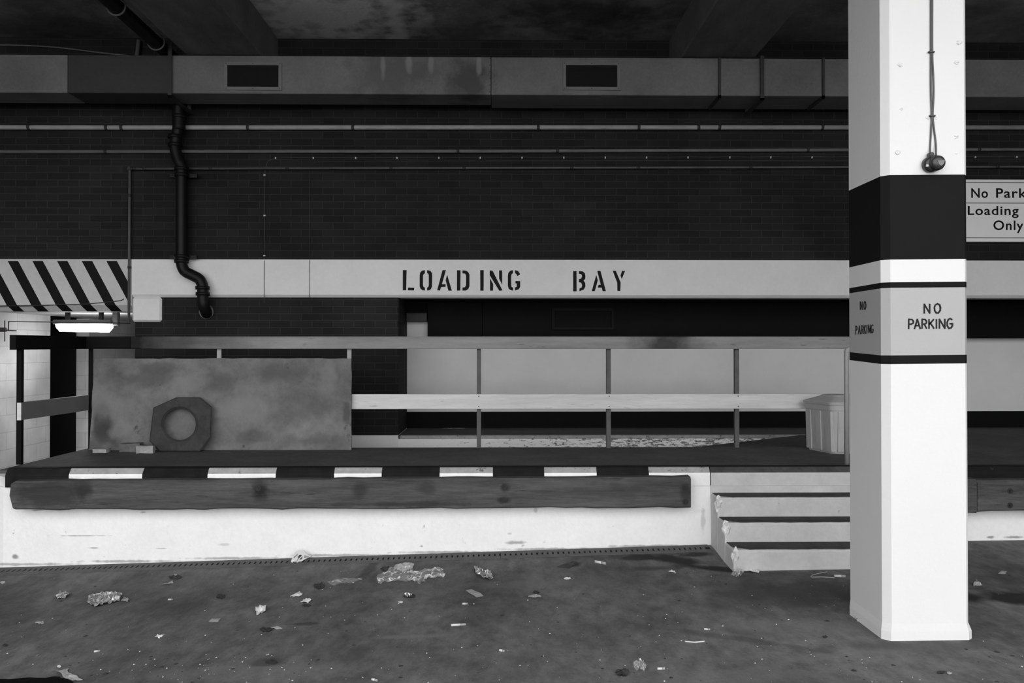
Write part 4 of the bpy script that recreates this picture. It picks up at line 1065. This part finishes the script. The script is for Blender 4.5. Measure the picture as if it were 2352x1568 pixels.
# larger pieces with outlines of their own
sheet('plastic_bag', 'clear plastic bag lying flat and shiny on the floor before the dock', 'bag', [(868, 1325), (900, 1310), (940, 1312), (955, 1318), (1020, 1312), (1018, 1332), (985, 1330), (965, 1346), (935, 1342), (900, 1344), (866, 1341)], 'filmy', .10, 3, cuts=5)
sheet('paper_sheet', 'pale crumpled sheet standing up behind the clear plastic bag', 'paper', [(903, 1311), (908, 1302), (930, 1299), (951, 1301), (945, 1311), (925, 1314)], 'paper_grey', .09, 5, cuts=4)
sheet('leaf_clump', 'dark leaf clump against the left end of the clear plastic bag', 'leaves', Q(885, 1308, 26, 12, 8, 5), 'leaf', .05, 6)
sheet('plastic_strip', 'dull plastic wrapper with a dark tangled end, left of the clear plastic bag', 'wrapper', [(752, 1338), (790, 1332), (832, 1331), (812, 1339), (768, 1347)], 'filmy', .04, 7)
sheet('leaf_clump', 'dark tangled scrap at the left end of the dull plastic wrapper', 'leaves', Q(733, 1347, 28, 14, 8, 11), 'leaf', .04, 8)
sheet('crushed_packet', 'large crushed shiny packet, the biggest litter at the left', 'packet', [(202, 1388), (206, 1374), (226, 1366), (255, 1366), (279, 1367), (275, 1382), (248, 1389), (222, 1395)], 'foil', .07, 12, cuts=5)
sheet('packet_flap', 'grey torn flap lying right of the large crushed packet', 'paper', [(277, 1380), (286, 1371), (296, 1376), (292, 1383)], 'paper_grey', .03, 14)
sheet('foil_scrap', 'crumpled pale scrap with a raised tip, left of the large crushed packet', 'wrapper', [(127, 1371), (137, 1362), (153, 1364), (161, 1368), (150, 1375), (132, 1377)], 'foil', .05, 15)
sheet('foil_scrap', 'dark and silver crumpled foil, right of the clear plastic bag', 'foil', [(1089, 1310), (1100, 1308), (1108, 1314), (1104, 1324), (1128, 1322), (1131, 1332), (1112, 1334), (1096, 1326)], 'foil', .07, 16, cuts=4)
sheet('leaf_clump', 'dark scrap attached behind the silver crumpled foil', 'leaves', Q(1096, 1312, 18, 10, 7, 21), 'leaf', .03, 17)
sheet('card_strip', 'grey rectangular card strip lying slanted below the silver foil', 'card', [(1068, 1356), (1083, 1354), (1111, 1369), (1094, 1372)], 'paper_grey', .012, 18, cuts=2)
sheet('paper_scrap', 'standing torn white scrap left of the drain carton and nearer', 'paper', [(587, 1398), (610, 1394), (608, 1408), (589, 1414)], 'paper', .08, 19)
sheet('paper_scrap', 'grey flat parallelogram scrap in the left foreground', 'paper', [(479, 1428), (487, 1421), (507, 1420), (501, 1428)], 'paper_grey', .012, 20, cuts=2)
sheet('paper_scrap', 'white folded scrap in the left foreground like a small bow', 'paper', [(355, 1464), (362, 1458), (371, 1461), (378, 1460), (372, 1463), (366, 1466)], 'paper', .025, 22)
sheet('paper_scrap', 'white crumpled scrap below the dull plastic wrapper, farther of two', 'paper', [(666, 1371), (678, 1367), (688, 1359), (696, 1367), (684, 1372)], 'paper', .04, 23)
sheet('paper_scrap', 'white crumpled scrap below the dull plastic wrapper, nearer of two', 'paper', [(690, 1384), (704, 1376), (716, 1379), (708, 1386)], 'paper', .04, 24)
sheet('leaf', 'dark leaf scrap under the nearer white crumpled scrap', 'leaf', Q(703, 1391, 22, 8, 7, 25), 'leaf', .02, 25)
sheet('paper_sheet', 'pale torn sheet in the bottom left corner beside the black plastic', 'paper', [(130, 1541), (156, 1538), (162, 1550), (188, 1563), (168, 1565), (150, 1560)], 'paper_grey', .03, 26)
sheet('black_sheet', 'black plastic sheet cut off by the bottom left corner', 'plastic sheet', [(-120, 1572), (-60, 1566), (0, 1563), (70, 1562), (140, 1562), (168, 1564), (172, 1580), (120, 1620), (-80, 1640)], 'black_bag', .05, 27, cuts=4)
sheet('paper_scrap', 'white curled card against the foot of the bottom step', 'card', [(1699, 1315), (1712, 1311), (1735, 1310), (1748, 1313), (1742, 1318), (1720, 1314)], 'paper', .07, 28)
sheet('plastic_scrap', 'clear crumpled wrapper in front of the steps corner', 'wrapper', Q(1694, 1322, 34, 18, 9, 29), 'filmy', .09, 29, cuts=4)
sheet('wrapper', 'dark silver wrapper ball in the foreground, right of centre', 'wrapper', Q(1470, 1538, 34, 24, 9, 30), 'filmy', .09, 30, cuts=4)
sheet('leaf', 'dark crumpled leaf left of the dark silver wrapper ball', 'leaf', Q(1430, 1548, 36, 18, 8, 31), 'leaf', .05, 31)
sheet('leaf', 'flat dark leaf on the floor below the middle of the dock', 'leaf', [(1280, 1302), (1300, 1294), (1318, 1290), (1322, 1296), (1305, 1306)], 'leaf', .015, 32)
sheet('paper_scrap', 'dull flat scrap on the floor below the kerb middle', 'paper', Q(1228, 1370, 34, 8, 7, 33), 'paper_grey', .02, 33)
sheet('leaf', 'small dark scrap just behind the dull flat scrap', 'leaf', Q(1232, 1361, 16, 6, 7, 34), 'leaf', .02, 34)
sheet('foil_scrap', 'dark crumpled wrapper below the clear plastic bag', 'wrapper', Q(941, 1370, 34, 10, 8, 35), 'leaf', .04, 35)
sheet('foil_scrap', 'bright wrapper piece resting on the dark crumpled wrapper', 'wrapper', Q(938, 1371, 20, 6, 7, 36), 'foil', .05, 36)
sheet('paper_scrap', 'tiny white oval scrap below the dark crumpled wrapper', 'paper', Q(920, 1383, 13, 5, 8, 37, .1), 'paper', .01, 37)
sheet('paper_scrap', 'bright scrap right of the column foot', 'paper', [(2235, 1346), (2243, 1334), (2247, 1343), (2256, 1346)], 'paper_grey', .05, 38)
sheet('paper_scrap', 'small grey square scrap far right of the column', 'paper', [(2293, 1318), (2300, 1312), (2312, 1313), (2309, 1318)], 'paper_grey', .01, 39)
sheet('paper_scrap', 'white triangular scrap on the floor left of the steps', 'paper', [(1536, 1315), (1543, 1309), (1552, 1316)], 'paper', .03, 40)
sheet('paper_scrap', 'white scrap by the floor crack before the dock, left of the steps', 'paper', Q(1303, 1329, 22, 5, 7, 41), 'paper', .015, 41)
sheet('leaf', 'dark leaf with a pale scrap beside it, in front of the column', 'leaf', Q(2162, 1545, 24, 9, 8, 42), 'leaf', .02, 42)
sheet('paper_scrap', 'pale scrap touching the dark leaf in front of the column', 'paper', Q(2181, 1548, 14, 7, 7, 43), 'paper_grey', .02, 43)
sheet('leaf', 'dark leaf with a pale centre, nearest the drain at the left', 'leaf', Q(402, 1327, 36, 9, 8, 44), 'leaf', .04, 44)
sheet('paper_scrap', 'pale twist lying on the dark leaf nearest the drain', 'paper', Q(403, 1326, 12, 5, 7, 45), 'paper', .05, 45)
sheet('paper_scrap', 'grey curled strip just left below the dark leaf by the drain', 'paper', [(364, 1343), (385, 1341), (396, 1336), (398, 1340), (384, 1344)], 'paper_grey', .03, 46)
sheet('leaf', 'brown leaf scrap in the left middle of the floor', 'leaf', Q(507, 1371, 22, 11, 8, 47), 'leaf', .04, 47)
sheet('leaf', 'dark torn leaf with grey wings, lower left middle', 'leaf', Q(612, 1447, 34, 12, 8, 48), 'leaf', .04, 48)
sheet('paper_scrap', 'grey wing of paper right of the dark torn leaf', 'paper', Q(637, 1443, 30, 6, 7, 49), 'paper_grey', .02, 49)
sheet('paper_scrap', 'small dull leaf-like scrap far left below the foil scrap', 'paper', Q(91, 1431, 28, 6, 7, 50), 'paper_grey', .02, 50)
sheet('paper_scrap', 'small pale flake at the left frame edge', 'paper', Q(5, 1338, 16, 6, 7, 51), 'paper_grey', .02, 51)
sheet('leaf', 'dark leaf at the left frame edge, in the foreground', 'leaf', Q(12, 1482, 14, 7, 7, 52), 'leaf', .02, 52)
sheet('leaf', 'dark bristly leaf in front of the column, left of its foot', 'leaf', Q(1896, 1463, 14, 5, 7, 53), 'leaf', .02, 53)
sheet('paper_scrap', 'white crumb of card in the bottom left, above the pale torn sheet', 'paper', Q(136, 1532, 10, 6, 7, 54, .15), 'paper', .02, 54)
sheet('leaf', 'dark mossy blot of leaves, lower left of centre', 'leaf', Q(623, 1521, 36, 12, 10, 55), 'leaf', .012, 55)
# cigarette ends and slim sticks
def butt(label, a, c, r=.005, tipm='paper_grey', name='cigarette_end'):
    p, q = fl(*a), fl(*c); p.z += r; q.z += r
    root = thing(name, label, 'cigarette end' if name == 'cigarette_end' else 'stick', Vector(((p.x + q.x) / 2, (p.y + q.y) / 2, min(p.z, q.z) - r)), 'cigarette ends on the floor' if name == 'cigarette_end' else None)
    mid = p.lerp(q, .62)
    b = MB(); b.tube([p, mid], r, None, 8); b.build('paper_tube', 'paper', root)
    b = MB(); b.tube([mid, q], r * 1.03, None, 8); b.build('filter', tipm, root)
butt('long pale cigarette end in the middle foreground', (1036, 1438), (1070, 1436), .007)
butt('white cigarette end on the floor below the right end of the kerb', (1367, 1292), (1391, 1297), .010)
butt('cigarette end below the grey rectangular card strip', (1062, 1388), (1074, 1388), .006)
butt('cigarette end at the bottom, right of the dark silver wrapper ball', (1510, 1538), (1527, 1537.5), .006)
butt('cigarette end lying in the centre foreground', (1147, 1495), (1159, 1497), .006)
butt('cigarette end left of the large crushed packet, nearer', (216, 1498), (230, 1496), .005)
butt('cigarette end right of the grey torn flap', (386, 1378), (397, 1377.5), .005)
butt('cigarette end at the foot of the column left side', (1966, 1421), (1971, 1427), .008)
butt('cigarette end in the right foreground, left of the column', (1617, 1446), (1631, 1447), .005)
butt('cigarette end on the floor at the bottom edge left of centre', (854, 1562), (866, 1565), .006)
butt('white cigarette end by the column at the bottom step', (1916, 1325), (1942, 1326), .009)
b = MB(); b.tube(smooth_path([fl(*p) + Vector((0, 0, .004)) for p in ((1917, 1328), (1890, 1326), (1864, 1326), (1868, 1321), (1900, 1314))], 6), .0035, None, 6)
tag(b.build('plastic_strap', 'rubble', None, True), 'thin pale bent strap on the floor before the bottom step', 'strap')
b = MB(); b.tube(smooth_path([fl(*p) + Vector((0, 0, .004)) for p in ((1573, 1474), (1595, 1476), (1618, 1474))], 5), .0035, None, 6)
tag(b.build('white_stick', 'paper', None, True), 'thin white stick on the floor left of the column foot', 'stick')
# printed drink carton by the drain
def carton():
    p = fl(690, 1291) + Vector((0, 0, .012))
    root = thing('drink_carton', 'flattened drink carton with a round dark emblem, tilted at the drain', 'carton', p)
    nrm = Vector((0, -1, .35)).normalized()
    def on(px, py, o_=0.0):
        d = ray(px, py); return EYE + d * ((p - EYE).dot(nrm) / d.dot(nrm)) + nrm * o_
    outl = [(667, 1293), (671, 1281), (680, 1266), (686, 1263), (697, 1263), (702, 1270), (715, 1277), (700, 1284), (686, 1293)]
    b = MB(); b.prism([on(*q) for q in outl], -nrm * .02); body = b.build('body', 'cup', root)
    b = MB(); b.prism([on(690 + 4.6 * math.cos(a), 1279 + 5.6 * math.sin(a), .0015) for a in [2 * math.pi * k / 20 for k in range(20)]], -nrm * .0012); b.build('emblem', 'cup_dark', body)
    b = MB(); b.prism([on(*q, .003) for q in ((686.8, 1282), (689.5, 1279.5), (692, 1277), (693.4, 1275.0), (694, 1278), (691.2, 1281), (688.5, 1283.6))], -nrm * .0012); b.build('emblem_wave', 'cup', body)
    for po in (((674, 1279), (684, 1271), (684, 1274), (675, 1282)), ((681, 1287), (684, 1283), (683.8, 1277), (685, 1277), (685.6, 1284), (683, 1288)), ((699, 1275), (710, 1277), (708, 1279.5), (699, 1281))):
        b = MB(); b.prism([on(*q, .0015) for q in po], -nrm * .0012); b.build('print_patch', 'cup_grey', body)
carton()
# fine white grit scattered over the floor, and small dark crumbs
def scatter(name, label, cat, m, n_, seed, rmin, rmax, flat):
    random.seed(seed); b = MB()
    for k in range(n_):
        if random.random() < (.18 if flat > .5 else .05): px, py = random.gauss(480, 140), random.gauss(1530, 26)
        else: px, py = random.uniform(0, 2352), 1275 + 293 * random.random() ** .9
        if py < 1310 or py > 1567 or (1640 < px < 2260 and py < 1330) or (1940 < px < 2250 and py < 1490): continue
        p = fl(px, py); r = random.uniform(rmin, rmax) * random.random() ** .8 + .0015
        vs_ = [b.bm.verts.new(p + Vector((r * math.cos(a + k) * random.uniform(.6, 1.3), r * math.sin(a + k) * random.uniform(.6, 1.2), 0))) for a in (0, 1.3, 2.6, 3.9, 5.2)]
        tv = b.bm.verts.new(p + Vector((0, 0, r * flat)))
        for i in range(5): b.bm.faces.new((vs_[i], vs_[(i + 1) % 5], tv))
        b.bm.faces.new(list(reversed(vs_)))
    tag(b.build(name, m), label, cat, kind='stuff')
scatter('grit', 'fine white grit scattered over the stained concrete floor', 'grit', 'grit', 330, 3, .0015, .0055, .6)
scatter('crumbs', 'dark crumbs and leaf bits scattered over the concrete floor', 'debris', 'leaf', 200, 4, .003, .018, .3)
